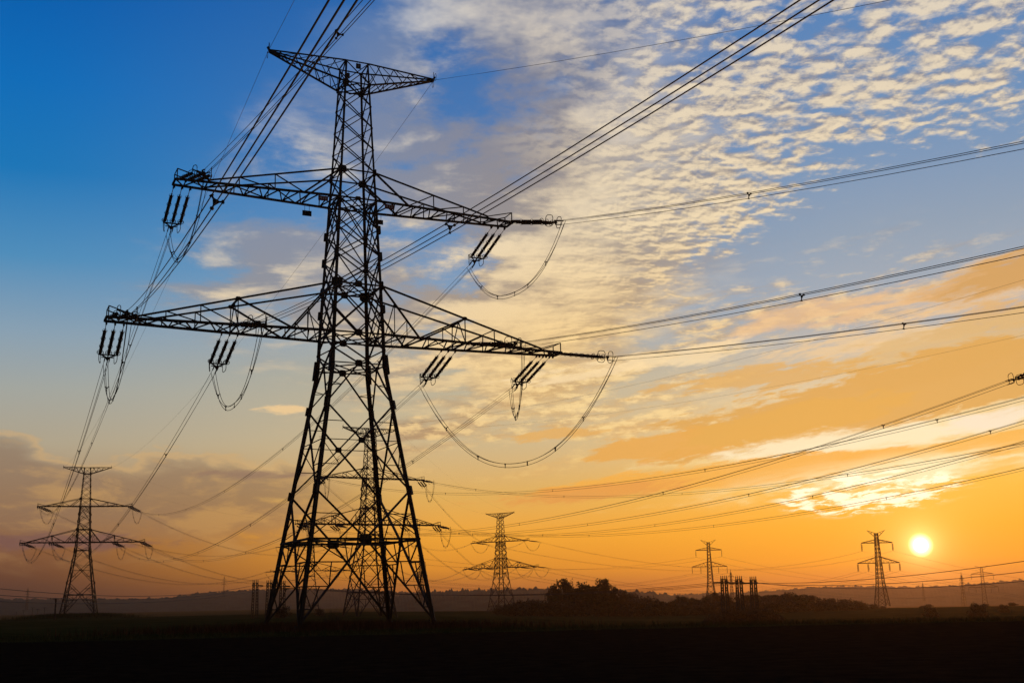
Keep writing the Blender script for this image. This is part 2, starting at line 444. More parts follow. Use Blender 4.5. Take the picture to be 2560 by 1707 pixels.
def insulator_set(key, p, d, ax, label, near, group, roll=0.0):
    """p attach point, d pull direction, ax arm axis"""
    y = d.normalized(); x = (ax - y*ax.dot(y)).normalized()
    if x.cross(y).z < 0: x = -x
    z = x.cross(y)
    r = empty('insulator_set'); r.matrix_world = Matrix(((x.x,y.x,z.x,p.x),(x.y,y.y,z.y,p.y),(x.z,y.z,z.z,p.z),(0,0,0,1)))
    tag(r, label, 'insulator set', group)
    for k in (-1, 0, 1):
        s = link('insulator_string', S_NEAR if near else S_FAR, r); s.location = (k*.65, 0, 0)
        if near:
            for y0 in (1.32, 2.58, 2.65, 3.91, 3.98): link('arcing_ring', HORN, s).location = (0, y0, 0)
            link('arcing_ring', HORNB, s).location = (0, 5.1, 0)
    link('yoke', YOKE, r).rotation_euler = (0, -roll, 0)
    if near or key[0] in ('left', 'mid', 'side'):
        for s in (-1, 1):
            g = link('grading_ring', RING, r); g.location = (s*.62, 6.0, .05)
            g.rotation_euler = (0, 0, s*.25)
    cr_, sr_ = math.cos(roll), math.sin(roll)
    e = [r.matrix_world @ V((b[0]*cr_ - b[1]*sr_, 6.9, b[0]*sr_ + b[1]*cr_)) for b in BUN]
    ends[key] = e; pull[key] = V((y.x, y.y, y.z*.6)).normalized()*(.3 if key[0] == 'near' and key[2] < 0 else .8)
    return e

def spacer(m, c, pts, w=.035):
    for p in pts: m.bar(c, p, w); m.bar(p - (p-c)*.16, p + (p-c)*.16, w*2.2)
    for i in range(3): m.bar(lerp(c,pts[i],.55), lerp(c,pts[(i+1) % 3],.55), w*.8)
def sag_pts(a, b, sag, n):
    return [lerp(a, b, i/n) - V((0,0,1))*sag*4*(i/n)*(1-i/n) for i in range(n+1)]
def bundle(a3, b3, sag, r, label, group, nsp=6, near=False, n=28, at=None):
    """three wires and the spacers that hold them; a near one has parts"""
    lines = [sag_pts(a, b, sag, n) for a, b in zip(a3, b3)]
    root = None
    sp_i = at or [(k+.6)/nsp for k in range(nsp)]
    def on_line(L, f): k = min(int(f*n), n-1); return lerp(L[k], L[k+1], f*n - k)
    if near:
        root = empty('conductor_bundle', a3[0])
        off = V(a3[0])
        for L in lines:
            m = MB(); m.tube([p - off for p in L], r, 5); m.build('wire', WIREM, root)
        for i in sp_i:
            m = MB(); pts = [on_line(L, i) - off for L in lines]; spacer(m, sum(pts, V((0,0,0)))/3, pts, .045); m.build('spacer', STEEL, root)
    else:
        m = MB()
        for L in lines: m.tube(L, r, 4)
        for i in sp_i: pts = [on_line(L, i) for L in lines]; spacer(m, sum(pts, V((0,0,0)))/3, pts, .05)
        root = m.build('conductor_bundle', WIREM)
    return tag(root, label, 'power line', group)
def jumper(a3, b3, depth, label, near, pw=2.4, weights=False, n=22, skew=0.0):
    lines = []
    for a, b in zip(a3, b3):
        L = []
        for i in range(n+1):
            t = i/n; u = abs(2*t-1)
            L.append(lerp(a, b, t) - V((0,0,1))*depth*(1-u**pw))
        lines.append(L)
    sp = [int(n*f) for f in ((.18,.36,.5,.64,.82) if not weights else (.16,.33,.45,.57,.7,.86))]
    if near:
        off = V(a3[0]); root = empty('jumper_loop', off)
        for L in lines:
            m = MB(); m.tube([p - off for p in L], .023, 5); m.build('wire', WIREM, root)
        for q, i in enumerate(sp):
            m = MB(); pts = [L[i] - off for L in lines]; c = sum(pts, V((0,0,0)))/3; spacer(m, c, pts, .042)
            if weights and 0 < q < 5: m.poly(pts, (pts[1]-pts[0]).cross(pts[2]-pts[0]), .1)
            m.build('spacer', STEEL, root)
    else:
        m = MB()
        for L in lines: m.tube(L, .028, 3)
        for i in sp: pts = [L[i] for L in lines]; spacer(m, sum(pts, V((0,0,0)))/3, pts, .05)
        root = m.build('jumper_loop', WIREM)
    return tag(root, label, 'jumper cable', 'jumper loops under the crossarms')

def hook(*key): return [p + pull[key] for p in ends[key]]
# phases: name -> (along-arm centre, chord half width, level)
PH = {'LM': (-14.15, .78, 35.199), 'RM': (14.15, .78, 35.199), 'LO': (-18.7, .78, 23.429), 'RO': (18.7, .78, 23.429),
      'LI': (-9.75, 1.45, 23.429), 'RI': (9.4, 1.45, 23.429)}
PN = {'LM': 'left tip of middle arm', 'RM': 'right tip of middle arm', 'LO': 'left tip of bottom arm', 'RO': 'right tip of bottom arm',
      'LI': 'inner left of bottom arm', 'RI': 'inner right of bottom arm'}
TN = {'near': 'large near tower', 'left': 'far-left tower', 'mid': 'tower framed by near legs', 'back': 'hazy tower by tree clump', 'faint': 'faint tower behind near legs', 'side': 'gantry past right edge'}
PGN = {'LO': -20, 'LM': -12, 'LI': -4, 'RI': 4, 'RM': 12, 'RO': 20}
def attach(key, ph, side):
    if key == 'side': return tpt(key, PGN[ph], .8*side, 21.9)
    a, w, z = PH[ph]; a += {('RI', -1): .5, ('RO', 1): -.3, ('RO', -1): .0}.get((ph, side), 0); return tpt(key, a, side*w, z - .12)
def set_to(key, ph, side, target, slope, phr=None):
    p = attach(key, ph, side); d = target - p; d.z = 0; d.normalize(); d.z = slope
    sd = {-1: 'camera-side', 1: 'far-side'}[side]
    return insulator_set((key, ph, side), p, d, taxis(key), f'{sd} insulator set at {PN[ph] if key != "side" else "beam place " + str(1 + list(PGN).index(ph)) + " from left"}, {TN[key]}', key == 'near', 'tension insulator sets')

# near tower, spans that come over the camera: azimuth, set slope, wire slope measured for each phase
NEAR = {'LM': (29.0, -.235, 25.2, -.179), 'RM': (46, -.245, 27.0, -.25), 'LO': (25.8, -.165, 21.5, -.203),
        'RO': (47, -.225, 33.6, -.132), 'LI': (28.6, -.18, 22.7, -.161), 'RI': (43, -.17, 26.9, -.149)}
CURV = 6e-4
SPA = {'LM': .1655, 'RM': .1195, 'LO': .2386, 'RO': .1414, 'LI': .1981, 'RI': .1614}
for ph, (a1, s1, a2, s2) in NEAR.items():
    p = attach('near', ph, -1); d = V((math.sin(R(a1)), -math.cos(R(a1)), s1))
    e = insulator_set(('near', ph, -1), p, d, taxis('near'), f'camera-side insulator set at {PN[ph]}, {TN["near"]}', True, 'tension insulator sets', R(24) if ph in ('LM', 'LO') else 0.0)
    L = 210.0; h = V((math.sin(R(a2)), -math.cos(R(a2)), 0))*L
    b3 = [q + h + V((0,0,1))*(s2*L + CURV*L*L) for q in e]
    bundle(e, b3, CURV*L*L/4, .02, f'triple conductor running over the camera from {PN[ph]} of near tower', 'conductors passing overhead', 3, True, 40, [SPA[ph], SPA[ph] + .3, SPA[ph] + .58])
for ph in PH:
    set_to('near', ph, 1, tpt('left', PH[ph][0], 0, 0), -.27)
    set_to('left', ph, -1, tpt('near', PH[ph][0], 0, 0), -.17)
    bundle(ends[('near', ph, 1)], ends[('left', ph, -1)], 10.0, .021, f'triple conductor from {PN[ph]} of near tower down to far-left tower', 'conductors between near and far-left towers', 6, True, 30)
    set_to('left', ph, 1, tpt('faint', PH[ph][0], 0, 0), -.2)
    set_to('faint', ph, -1, tpt('left', PH[ph][0], 0, 0), -.06)
    bundle(ends[('left', ph, 1)], ends[('faint', ph, -1)], 8.5, .024, f'thin conductor from far-left tower to faint tower, {PN[ph]}', 'conductors between far-left and faint towers', 5)
    set_to('mid', ph, -1, tpt('side', PGN[ph], 0, 0), -.2)
    set_to('side', ph, 1, tpt('mid', PH[ph][0], 0, 0), -.12)
    bundle(ends[('mid', ph, -1)], ends[('side', ph, 1)], 6.5, .021, f'triple conductor from {PN[ph]} of framed tower to right edge', 'conductors crossing to the right edge', 5)
    set_to('mid', ph, 1, tpt('back', PH[ph][0], 0, 0), -.17)
    set_to('back', ph, -1, tpt('mid', PH[ph][0], 0, 0), -.08)
    bundle(ends[('mid', ph, 1)], ends[('back', ph, -1)], 8.5, .023, f'thin conductor from framed tower to hazy tower, {PN[ph]}', 'conductors between framed and hazy towers', 5)
# jumper loops
jd = {'LM': 4.0, 'RM': 4.4, 'LO': 4.4, 'LI': 4.4}
for ph, dp in jd.items():
    jumper(hook('near', ph, 1), hook('near', ph, -1), dp, f'jumper loop under {PN[ph]}, {TN["near"]}', True)
jumper(hook('near', 'RI', 1), hook('near', 'RO', -1), 8.2, 'longest jumper loop with black weights, under right of bottom arm, near tower', True, 2.2, True, 36)
jumper(hook('near', 'RO', 1), hook('near', 'RI', -1), 4.0, 'narrow jumper loop crossing behind the long one, right of bottom arm', True, 2.6)
for key in ('left', 'mid'):
    for ph in PH:
        jumper(hook(key, ph, 1), hook(key, ph, -1), 4.2, f'jumper loop under {PN[ph]}, {TN[key]}', False)

def single(a, b, sag, r, label, group, n=30, name='earth_wire', cat='power line'):
    m = MB(); m.tube(sag_pts(V(a), V(b), sag, n), r, 4); return tag(m.build(name, WIREM), label, cat, group)
def pk(key, s): return tpt(key, s*12, 0, 33) if key == 'side' else tpt(key, s*7.58, 0, 48.1)
EG = 'earth wires along the tower tops'
for s, nm, a2, sl in ((-1, 'left', 21.1, -.15), (1, 'right', 46.6, -.24)):
    L = 200; p = pk('near', s); b = p + V((math.sin(R(a2))*L, -math.cos(R(a2))*L, sl*L + CURV*L*L))
    single(p, b, CURV*L*L/4, .017, f'thin earth wire leaving {nm} peak of near tower over the camera', EG)
    single(p, pk('left', s), 6, .016, f'thin earth wire from {nm} peak of near tower to far-left tower', EG)
    single(pk('left', s), pk('faint', s), 4, .011, f'thin earth wire from {nm} peak of far-left tower to faint tower', EG)
    single(pk('mid', s), pk('side', s), 4, .011, f'thin earth wire from {nm} peak of framed tower to right edge', EG)
    single(pk('mid', s), pk('back', s), 4, .011, f'thin earth wire from {nm} peak of framed tower to hazy tower', EG)

# ------------------------------------------------------------------ suspension towers far off
def make_suspension(double):
    root = empty('suspension_tower')
    lv = [0, 14, 26, 38.3, 44.2]; lw = [3.6, 2.0, 1.45, 1.05, .8]
    W = lambda z: interp(z, lv, lw)
    cr = lambda sx, sy, z: V((sx*W(z), sy*W(z), z))
    for c in CORN:
        m = MB()
        for i in range(4): m.bar(cr(*c, lv[i]), cr(*c, lv[i+1]), .48 - .06*i)
        m.build('leg', STEEL, root)
    m = MB(); zs = [0, 5, 9.5, 13, 16, 18.6, 21, 23.5, 26, 28.6, 31, 33.4, 35.9, 38.3, 40.3, 42.2, 44.2]
    for (a, b) in FACES:
        for i in range(len(zs)-1):
            m.bar(cr(*a, zs[i]), cr(*b, zs[i+1]), .2); m.bar(cr(*b, zs[i]), cr(*a, zs[i+1]), .2)
        for z in (9.5, 14, 26, 29.6, 38.3, 40.3, 44.2): m.bar(cr(*a, z), cr(*b, z), .15)
    m.build('bracing', STEEL, root)
    for s in (-1, 1):
        for zb, zt, L in ((26, 29.6, 13.2), (38.3, 40.3, 9.8)):
            m = MB(); tip = V((s*L, 0, zb))
            for sy in (-1, 1):
                b0 = V((s*W(zb), sy*W(zb), zb)); t0 = V((s*W(zt), sy*W(zt), zt))
                m.bar(b0, tip, .42); m.bar(t0, tip + V((0,0,.12)), .36)
                k = 4 if L > 12 else 3
                for i in range(k): m.bar(lerp(t0, tip, i/k), lerp(b0, tip, (i+.5)/k), .1); m.bar(lerp(b0, tip, (i+.5)/k), lerp(t0, tip, (i+1)/k), .1)
            m.bar(tip + V((0,-.2,0)), tip + V((0,.2,0)), .25)
            m.build('crossarm', STEEL, root)
        m = MB(); tip = V((s*5.7, 0, 46.0))
        for sy in (-1, 1):
            m.bar(V((s*W(44.2), sy*W(44.2), 44.2)), tip, .15); m.bar(V((s*W(41.8), sy*W(41.8), 41.8)), tip, .15)
            for i in range(3): m.bar(lerp(V((s*W(44.2), sy*W(44.2), 44.2)), tip, i/3), lerp(V((s*W(41.8), sy*W(41.8), 41.8)), tip, (i+.5)/3), .09)
        m.build('earth_wire_arm', STEEL, root)
    return root
SP = {'left tip of upper arm': (-9.8, 38.3), 'right tip of upper arm': (9.8, 38.3), 'left tip of lower arm': (-13.2, 26), 'right tip of lower arm': (13.2, 26), 'inner left of lower arm': (-6.7, 26), 'inner right of lower arm': (6.7, 26)}
def hang_mesh(double):
    m = MB()
    for dx in ((-.28, .28) if double else (0,)):
        m.tube([(dx,0,0), (dx,0,-.5)], .06, 4)
        m.lathe((dx,0,-.45), (0,0,-1), [(0,.1)] + [(.15+3.6*i/8+h, r) for i in range(8) for h, r in ((0,.13),(.1,.24),(.25,.24),(.35,.13))] + [(4.2,.08)], 5)
    m.bar((-.35,0,-4.7), (.35,0,-4.7), .14); m.bar((0,-.4,-4.85), (0,.4,-4.85), .12)
    return m.mesh('suspension_insulator', PORC)
HANG = {False: hang_mesh(False), True: hang_mesh(True)}
susp_proto = make_suspension(False); first = [susp_proto]
hang_pts = {}
def place_susp(key, x, y, zbase, yaw, label, nm, double, sc=1.0):
    o = first.pop() if first else copy_tree(susp_proto)
    o.location = (x, y, zbase); o.rotation_euler = (0,0,yaw); o.scale = (sc,)*3
    tag(o, label, 'transmission tower', 'suspension towers on the skyline')
    for n_, (a, z) in SP.items():
        p = V((x + a*sc*math.cos(yaw), y + a*sc*math.sin(yaw), zbase + (z-.1)*sc))
        h = link('suspension_insulator', HANG[double]); h.location = p; h.rotation_euler = (0,0,yaw); h.scale = (sc,)*3
        tag(h, f'hanging insulator at {n_}, {nm}', 'insulator', 'hanging insulators of the skyline towers')
        hang_pts[(key, n_)] = p - V((0,0,4.9*sc))
    towers[key] = o
place_susp('s2', 224.1, 726.2, -6.6, .06, 'V-topped suspension tower silhouetted just left of the sun', 'tower beside the sun', True)
place_susp('s1', 146.0, 888, -2.8, .0, 'V-topped suspension tower rising above the three lattice poles', 'tower above three poles', False)
place_susp('s3', 445, 1125, -21.5, -.35, 'pale suspension tower right of the sun, half hidden in haze', 'tower right of the sun', False)
place_susp('s4', -90, 1098, 1.0, 1.12, 'tiny narrow suspension tower seen between the right legs of the near tower', 'tiny tower between near legs', False, .95)
ph2s = {'LM': 'left tip of upper arm', 'RM': 'right tip of upper arm', 'LO': 'left tip of lower arm', 'RO': 'right tip of lower arm', 'LI': 'inner left of lower arm', 'RI': 'inner right of lower arm'}
for ph, n_ in ph2s.items():
    for src, dst, sg in (('back', 's2', 12), ('faint', 's1', 10)):
        set_to(src, ph, 1, hang_pts[(dst, n_)], -.08)
        q = hang_pts[(dst, n_)]
        bundle(ends[(src, ph, 1)], [q + V((b[0], 0, b[1])) for b in BUN], sg, .018, f'faint conductor from {TN[src].replace("tower ", "tower, ", 0)} to skyline tower, {PN[ph]}', 'conductors to the skyline towers', 5)
    q = hang_pts[('s1', n_)]; q2 = hang_pts[('s3', n_)]
    bundle([q + V((b[0],0,b[1])) for b in BUN], [q2 + V((b[0],0,b[1])) for b in BUN], 11, .018, f'faint skyline conductor from tower above poles, {n_}', 'conductors between the skyline towers', 4)
    q = hang_pts[('s2', n_)]; q2 = q + V((330, 240, -26))
    bundle([q + V((b[0],0,b[1])) for b in BUN], [q2 + V((b[0],0,b[1])) for b in BUN], 10, .018, f'faint skyline conductor from tower beside the sun, {n_}', 'conductors between the skyline towers', 4)
for key in ('back', 'faint'):
    for ph in PH:
        jumper(hook(key, ph, 1), hook(key, ph, -1), 4.0, f'jumper loop under {PN[ph]}, {TN[key]}', False)

# small single-mast lattice towers of another line
def make_mast():
    root = empty('lattice_mast'); W = lambda z: lerp(1.3, .35, z/24)
    m = MB()
    for c in CORN: m.bar((c[0]*W(0), c[1]*W(0), 0), (c[0]*W(24), c[1]*W(24), 24), .18)
    m.build('leg_frame', STEEL, root); m = MB()
    for a, b in FACES:
        for i in range(10):
            z0, z1 = i*2.4, i*2.4+2.4
            m.bar((a[0]*W(z0), a[1]*W(z0), z0), (b[0]*W(z1), b[1]*W(z1), z1), .1); m.bar((b[0]*W(z0), b[1]*W(z0), z0), (a[0]*W(z1), a[1]*W(z1), z1), .1)
    m.bar((0,0,23.8), (0,0,26), .25)
    m.build('bracing', STEEL, root)
    for z, l in ((21, 2.4), (18, 3.1), (15, 2.6)):
        m = MB(); m.bar((-l,0,z), (l,0,z), .16); m.bar((-l,0,z), (0,0,z+1.2), .12); m.bar((l,0,z), (0,0,z+1.2), .12)
        for s in (-1, 1): m.bar((s*l,0,z), (s*l,0,z-1.4), .16)
        m.build('crossarm', STEEL, root)
    return root
mast = make_mast()
for i, (az, r, zb, yaw, sc, lb) in enumerate([(10.32, 900, -5.3, .3, 1.0, 'thin lattice mast between the first and second lattice poles'), (20.7, 1500, -18.5, .5, 1.6, 'ghostly thin mast left of the pale tower in haze'),
        (19.0, 2100, -14, .2, 1.2, 'barely visible mast on the haze under the sun'), (-22.6, 1500, 1.5, .2, 1.0, 'barely visible mast at the far left edge'), (-14.0, 1500, 12.5, .2, 1.0, 'barely visible mast on the ridge right of the far-left tower')]):
    o = mast if i == 0 else copy_tree(mast)
    p = pol(az, r, zb); o.location = p; o.rotation_euler = (0,0,yaw); o.scale = (sc,)*3
    tag(o, lb, 'lattice mast', 'thin masts in the haze')

# ------------------------------------------------------------------ paired lattice poles of the smaller line
def make_pole_pair():
    root = empty('lattice_pole'); H = 10.0
    for s in (-1, 1):
        m = MB(); 
        q = lambda a, b, z: V((s*lerp(.58, .42, z/H) + a*lerp(.30, .2, z/H), b*lerp(.30, .2, z/H), z))
        for a, b in CORN: m.bar(q(a,b,-.6), q(a,b,H), .15)
        for (a, b) in FACES:
            for i in range(14):
                z0, z1 = H*i/14, H*(i+1)/14
                (c, d) = (a, b) if i % 2 else (b, a)
                m.bar(q(*c, z0), q(*d, z1), .1)
        m.build('column', STEEL, root)
    m = MB()
    for s in (-1, 1):
        for dx in (-.2, .2):
            m.lathe((s*.42 + dx, 0, H), (0,0,1), [(0,.07),(.1,.12),(.2,.07),(.3,.12),(.4,.07),(.5,.11),(.62,.05)], 6)
    m.build('post_insulator', PORC, root)
    m = MB(); m.bar((-.85,0,H-.75), (.85,0,H-.75), .2); m.bar((-.6,0,H-.1), (.6,0,H-.1), .14); m.bar((-.85,0,H-.75), (-.5,0,H-.1), .08); m.bar((.85,0,H-.75), (.5,0,H-.1), .08)
    m.build('crossbeam', STEEL, root)
    return root
pp = make_pole_pair(); poles = []
for i, (az, r, ztop, yaw, lb) in enumerate([
        (9.98, 250, 5.2, .1, 'leftmost of the three black lattice poles standing in dark bushes'), (10.68, 253, 5.1, .1, 'middle one of the three black lattice poles standing in dark bushes'), (11.35, 256, 5.0, .1, 'rightmost of the three black lattice poles standing in dark bushes'),
        (-12.55, 300, 7.3, .1, 'lattice pole standing just left of the near tower, clear of its legs'), (-11.9, 303, 7.25, .1, 'lattice pole behind the outermost left leg of the near tower'), (-11.28, 306, 7.15, .1, 'lattice pole between the two left legs of the near tower')]):
    o = pp if i == 0 else copy_tree(pp); p = pol(az, r, ztop-10.0); o.location = p; o.rotation_euler = (0,0,yaw)
    tag(o, lb, 'lattice pole', 'paired lattice poles of the smaller line'); poles.append(p + V((0,0,9.25)))
def strain(a, b, lb):
    d = (b-a).normalized(); m = MB(); m.lathe(a + d*.8, d, [(0,.04)] + [(.12*i+h, r) for i in range(12) for h, r in ((0,.1),(.03,.2),(.08,.2),(.11,.1))] + [(1.6,.06)], 6)
    m.bar(a, a + d*.9, .12); tag(m.build('strain_insulator', PORC), lb, 'insulator', 'strain insulators of the lattice poles')
    return a + d*2.4
WG = 'wires of the smaller line'
on = ['leftmost', 'middle', 'rightmost']; ln = ['first', 'second', 'third']
for i in range(3):
    pr, pl = poles[i], poles[3+i]
    d = (pr - pl).normalized()
    rend = pol(26.5, 150 + 6*i, 6.1 - 1.3*i); lend = pol(-27, 150 + 5*i, 5.4 - .9*i)
    a = strain(pr - d*.0, pr - d*30 + V((0,0,-1)), f'strain insulator on the left of the {on[i]} bush-side lattice pole'); b = strain(pl, pl + d*30 + V((0,0,-1)), f'strain insulator right of the {ln[i]} lattice pole by the near tower')
    single(b, a, 2.4, .04, f'wire between the two pole groups, on the {on[i]} pole', WG, name='wire')
    a = strain(pr, rend, f'strain insulator on the right of the {on[i]} bush-side lattice pole'); single(a, rend, 1.5, .04, f'wire from the {on[i]} bush-side pole to the right edge', WG, name='wire')
    b = strain(pl, lend, f'strain insulator left of the {ln[i]} lattice pole by the near tower'); single(b, lend, 2.2, .04, f'wire from the {ln[i]} near-tower pole to the left edge', WG, name='wire')

# ------------------------------------------------------------------ wooden poles on the left
def make_wood():
    r = empty('wooden_pole'); m = MB(); m.tube([(0,0,-1),(0,0,8.5)], [.24,.17], 7); m.build('post', WOOD, r)
    m = MB(); m.bar((-1.0,0,8.35), (1.0,0,8.35), .12)
    m.bar((-.5,0,8.35), (0,0,7.8), .05); m.bar((.5,0,8.35), (0,0,7.8), .05); m.build('crossarm', WOOD, r)
    m = MB()
    for x in (-.9, 0, .9): m.lathe((x,0,8.4), (0,0,1), [(0,.03),(.1,.07),(.2,.09),(.26,.05)], 6)
    m.build('pin_insulator', PORC, r); return r
wp = make_wood()
for i, (az, r, zt, lb) in enumerate([(-21.4, 385, 5.0, 'stout wooden pole with crossarm beside the left foot of the far-left tower'), (-21.85, 760, 3.0, 'distant wooden pole, nearest to the stout pole at far left'), (-22.14, 860, 2.2, 'short distant wooden pole, second left of the stout pole'),
        (-22.35, 800, 3.2, 'distant wooden pole, third left of the stout pole'), (-22.72, 1000, 1.6, 'tiny distant wooden pole, fourth left of the stout pole'), (-23.0, 1200, .2, 'tiniest wooden pole, closest to the left edge')]):
    o = wp if i == 0 else copy_tree(wp); s = 1.0 if i else .82
    o.location = pol(az, r, zt - 8.5*s); o.rotation_euler = (0,0,.2 + .1*i); o.scale = (s,)*3
    if i == 0: o.scale = (1.8, 1.8, s)
    tag(o, lb, 'utility pole', 'wooden poles beyond the field')

# ------------------------------------------------------------------ ground
nb_ = []
rs = [0, 3, 6, 10, 15, 20, 26, 32, 40, 48, 56, 62, 67, 70, 73, 77, 82, 88, 95, 103, 112, 122, 134, 148, 164, 182, 202, 224, 248, 274, 300, 325, 350, 372, 390, 405, 418, 428, 438, 450, 470, 495, 520, 545, 570, 600, 640, 690, 750, 830, 930, 1050, 1200, 1400, 1700, 2100, 2600, 3200, 3900, 4400]
azs = [-180, -150, -120, -95, -75, -58, -46] + [-38 + .5*i for i in range(153)] + [46, 58, 75, 95, 120, 150]
m = MB(); m.v.append((0,0,ground_z(0,.01))); na = len(azs)
for r in rs[1:]:
    for a in azs:
        p = pol(a, r); m.v.append((p.x, p.y, ground_z(p.x, p.y)))
for j in range(na): m.f.append((0, 1+(j+1) % na, 1+j)); m.m.append(0)
for i in range(len(rs)-2):
    for j in range(na):
        a = 1+i*na+j; b = 1+i*na+(j+1) % na; m.f.append((a, b, b+na, a+na)); m.m.append(0)
def ground_mat():
    g = bpy.data.materials.new('field_and_soil'); g.use_nodes = True; nt = g.node_tree; b = nt.nodes['Principled BSDF']
    N = nt.nodes.new; Lk = nt.links.new
    geo = N('ShaderNodeNewGeometry'); sep = N('ShaderNodeSeparateXYZ'); Lk(geo.outputs['Position'], sep.inputs[0])
    def noise(sc, det=6):
        n = N('ShaderNodeTexNoise'); n.inputs['Scale'].default_value = sc; n.inputs['Detail'].default_value = det; Lk(geo.outputs['Position'], n.inputs['Vector']); return n.outputs['Fac']
    def math_(op, a, b_=None):
        q = N('ShaderNodeMath'); q.operation = op
        for i, x in enumerate((a, b_)):
            if x is None: continue
            if isinstance(x, (int, float)): q.inputs[i].default_value = x
            else: Lk(x, q.inputs[i])
        return q.outputs[0]
    def ramp(f, stops):
        r_ = N('ShaderNodeValToRGB'); e = r_.color_ramp.elements
        while len(e) > 1: e.remove(e[-1])
        e[0].position = stops[0][0]; e[0].color = (*stops[0][1], 1)
        for p, c in stops[1:]: k = e.new(p); k.color = (*c, 1)
        Lk(f, r_.inputs['Fac']); return r_.outputs['Color']
    soil = ramp(noise(1.3, 8), [(.3, (.006,.005,.004)), (.7, (.016,.012,.008))])
    crop = ramp(math_('ADD', math_('MULTIPLY', noise(.18, 8), .6), math_('MULTIPLY', noise(.018, 4), .4)), [(.38, (.014,.018,.005)), (.62, (.036,.036,.011))])
    edge = math_('ADD', sep.outputs['Y'], math_('MULTIPLY', noise(.25, 5), 6.0))
    k = N('ShaderNodeMapRange'); k.inputs['From Min'].default_value = 70.5; k.inputs['From Max'].default_value = 73.5; Lk(edge, k.inputs['Value'])
    mx = N('ShaderNodeMix'); mx.data_type = 'RGBA'; Lk(k.outputs['Result'], mx.inputs['Factor']); Lk(soil, mx.inputs['A']); Lk(crop, mx.inputs['B'])
    Lk(mx.outputs['Result'], b.inputs['Base Color']); b.inputs['Roughness'].default_value = 1.0; b.inputs['Specular IOR Level'].default_value = 0.0
    bp = N('ShaderNodeBump'); bp.inputs['Strength'].default_value = .8; bp.inputs['Distance'].default_value = .25; Lk(noise(2.2, 8), bp.inputs['Height']); Lk(bp.outputs['Normal'], b.inputs['Normal'])
    return g
gr = m.build('ground', ground_mat()); tag(gr, kind='structure')
for p in gr.data.polygons: p.use_smooth = True

# hills: real ridges with wooded, uneven tops
def hill(name, prof, r0, depth, base, canopy, seed):
    """prof: list of (azimuth, elevation of the ridge in degrees)"""
    rnd = random.Random(seed); a0, a1 = prof[0][0], prof[-1][0]; n = int((a1-a0)/.055)
    xs = [p[0] for p in prof]; ys = [p[1] for p in prof]
    ph = [rnd.uniform(0, 6.28) for _ in range(8)]
    m = MB(); K = 15; prev = None
    for i in range(n+1):
        az = lerp(a0, a1, i/n); top = EYE + r0*math.tan(R(interp(az, xs, ys)))
        bump = canopy*(.5*math.sin(az*9+ph[0]) + .35*math.sin(az*23+ph[1]) + .3*math.sin(az*47+ph[2]) + rnd.uniform(-.3,.3))
        row = []
        for k in range(K):
            t = k/(K-1); r = r0 - depth*.5 + depth*t; s = math.sin(PI*t)**.8 if 0 < t < 1 else 0
            z = lerp(base, top, s) + (bump if k == K//2 else canopy*(.35*math.sin(az*31+k*2.3+ph[3]) + .3*math.sin(az*77+k*5.1+ph[4]) - .3)*s)
            row.append(len(m.v)); p = pol(az, r, z); m.v.append(tuple(p))
        if prev:
            for k in range(K-1): m.f.append((prev[k], row[k], row[k+1], prev[k+1])); m.m.append(0)
        prev = row
    o = m.build(name, FOREST); tag(o, kind='structure'); o.data.polygons.foreach_set('use_smooth', [True]*len(o.data.polygons)); return o
hill('hill', [(-42,.30), (-30,.42), (-24,.50), (-18,.39), (-16.6,.42), (-15,.62), (-12.5,.72), (-7.6,.66), (-5.7,.48), (-2,.35), (3,.25), (6,.1)], 2500, 900, -12, 3.0, 1)
hill('hill', [(-6.6,.0), (-6.2,.28), (-5.2,.40), (-3,.50), (-.5,.52), (1.6,.52), (4,.40), (6.5,.22), (8.5,-.1)], 1500, 420, -14, 3.2, 2)
hill('hill', [(4,-.1), (8,.10), (11.2,.13), (12.6,.2), (14,.28), (15.7,.31), (17,.27), (18.9,.2), (20.5,.24), (22,.34), (23.3,.42), (26,.5), (34,.5), (42,.35)], 2500, 900, -22, 3.0, 3)

# ------------------------------------------------------------------ trees, bushes, weeds
def leafy(m, c, rad, n, size, rnd, flat=1.0, hollow=.45):
    for _ in range(n):
        d = V((rnd.gauss(0,1), rnd.gauss(0,1), rnd.gauss(0,1))).normalized()
        q = rnd.uniform(hollow, 1.0)**.6
        p = V(c) + V((d.x*rad[0], d.y*rad[1], d.z*rad[2]))*q
        s = size*rnd.uniform(.6, 1.3); a = V((rnd.gauss(0,1), rnd.gauss(0,1), rnd.gauss(0,1))).normalized(); b = a.cross(d if abs(a.dot(d)) < .95 else V((0,0,1))).normalized()
        m._add([p-a*s-b*s*.6, p+a*s*.2-b*s*.7, p+a*s+b*s*.5, p-a*s*.3+b*s*.8], [(0,1,2,3)])
def branch(m, p, d, L, r, depth, rnd, tips):
    q = p + d*L; m.tube([p, lerp(p,q,.5) + V((rnd.uniform(-1,1), rnd.uniform(-1,1), 0))*L*.06, q], [r, r*.8, r*.6], 5); tips.append(q)
    if depth:
        for _ in range(rnd.choice((2,3))):
            nd = (d + V((rnd.uniform(-.75,.75), rnd.uniform(-.75,.75), rnd.uniform(-.15,.5)))).normalized()
            branch(m, lerp(p, q, rnd.uniform(.55,1)), nd, L*rnd.uniform(.6,.8), r*.55, depth-1, rnd, tips)
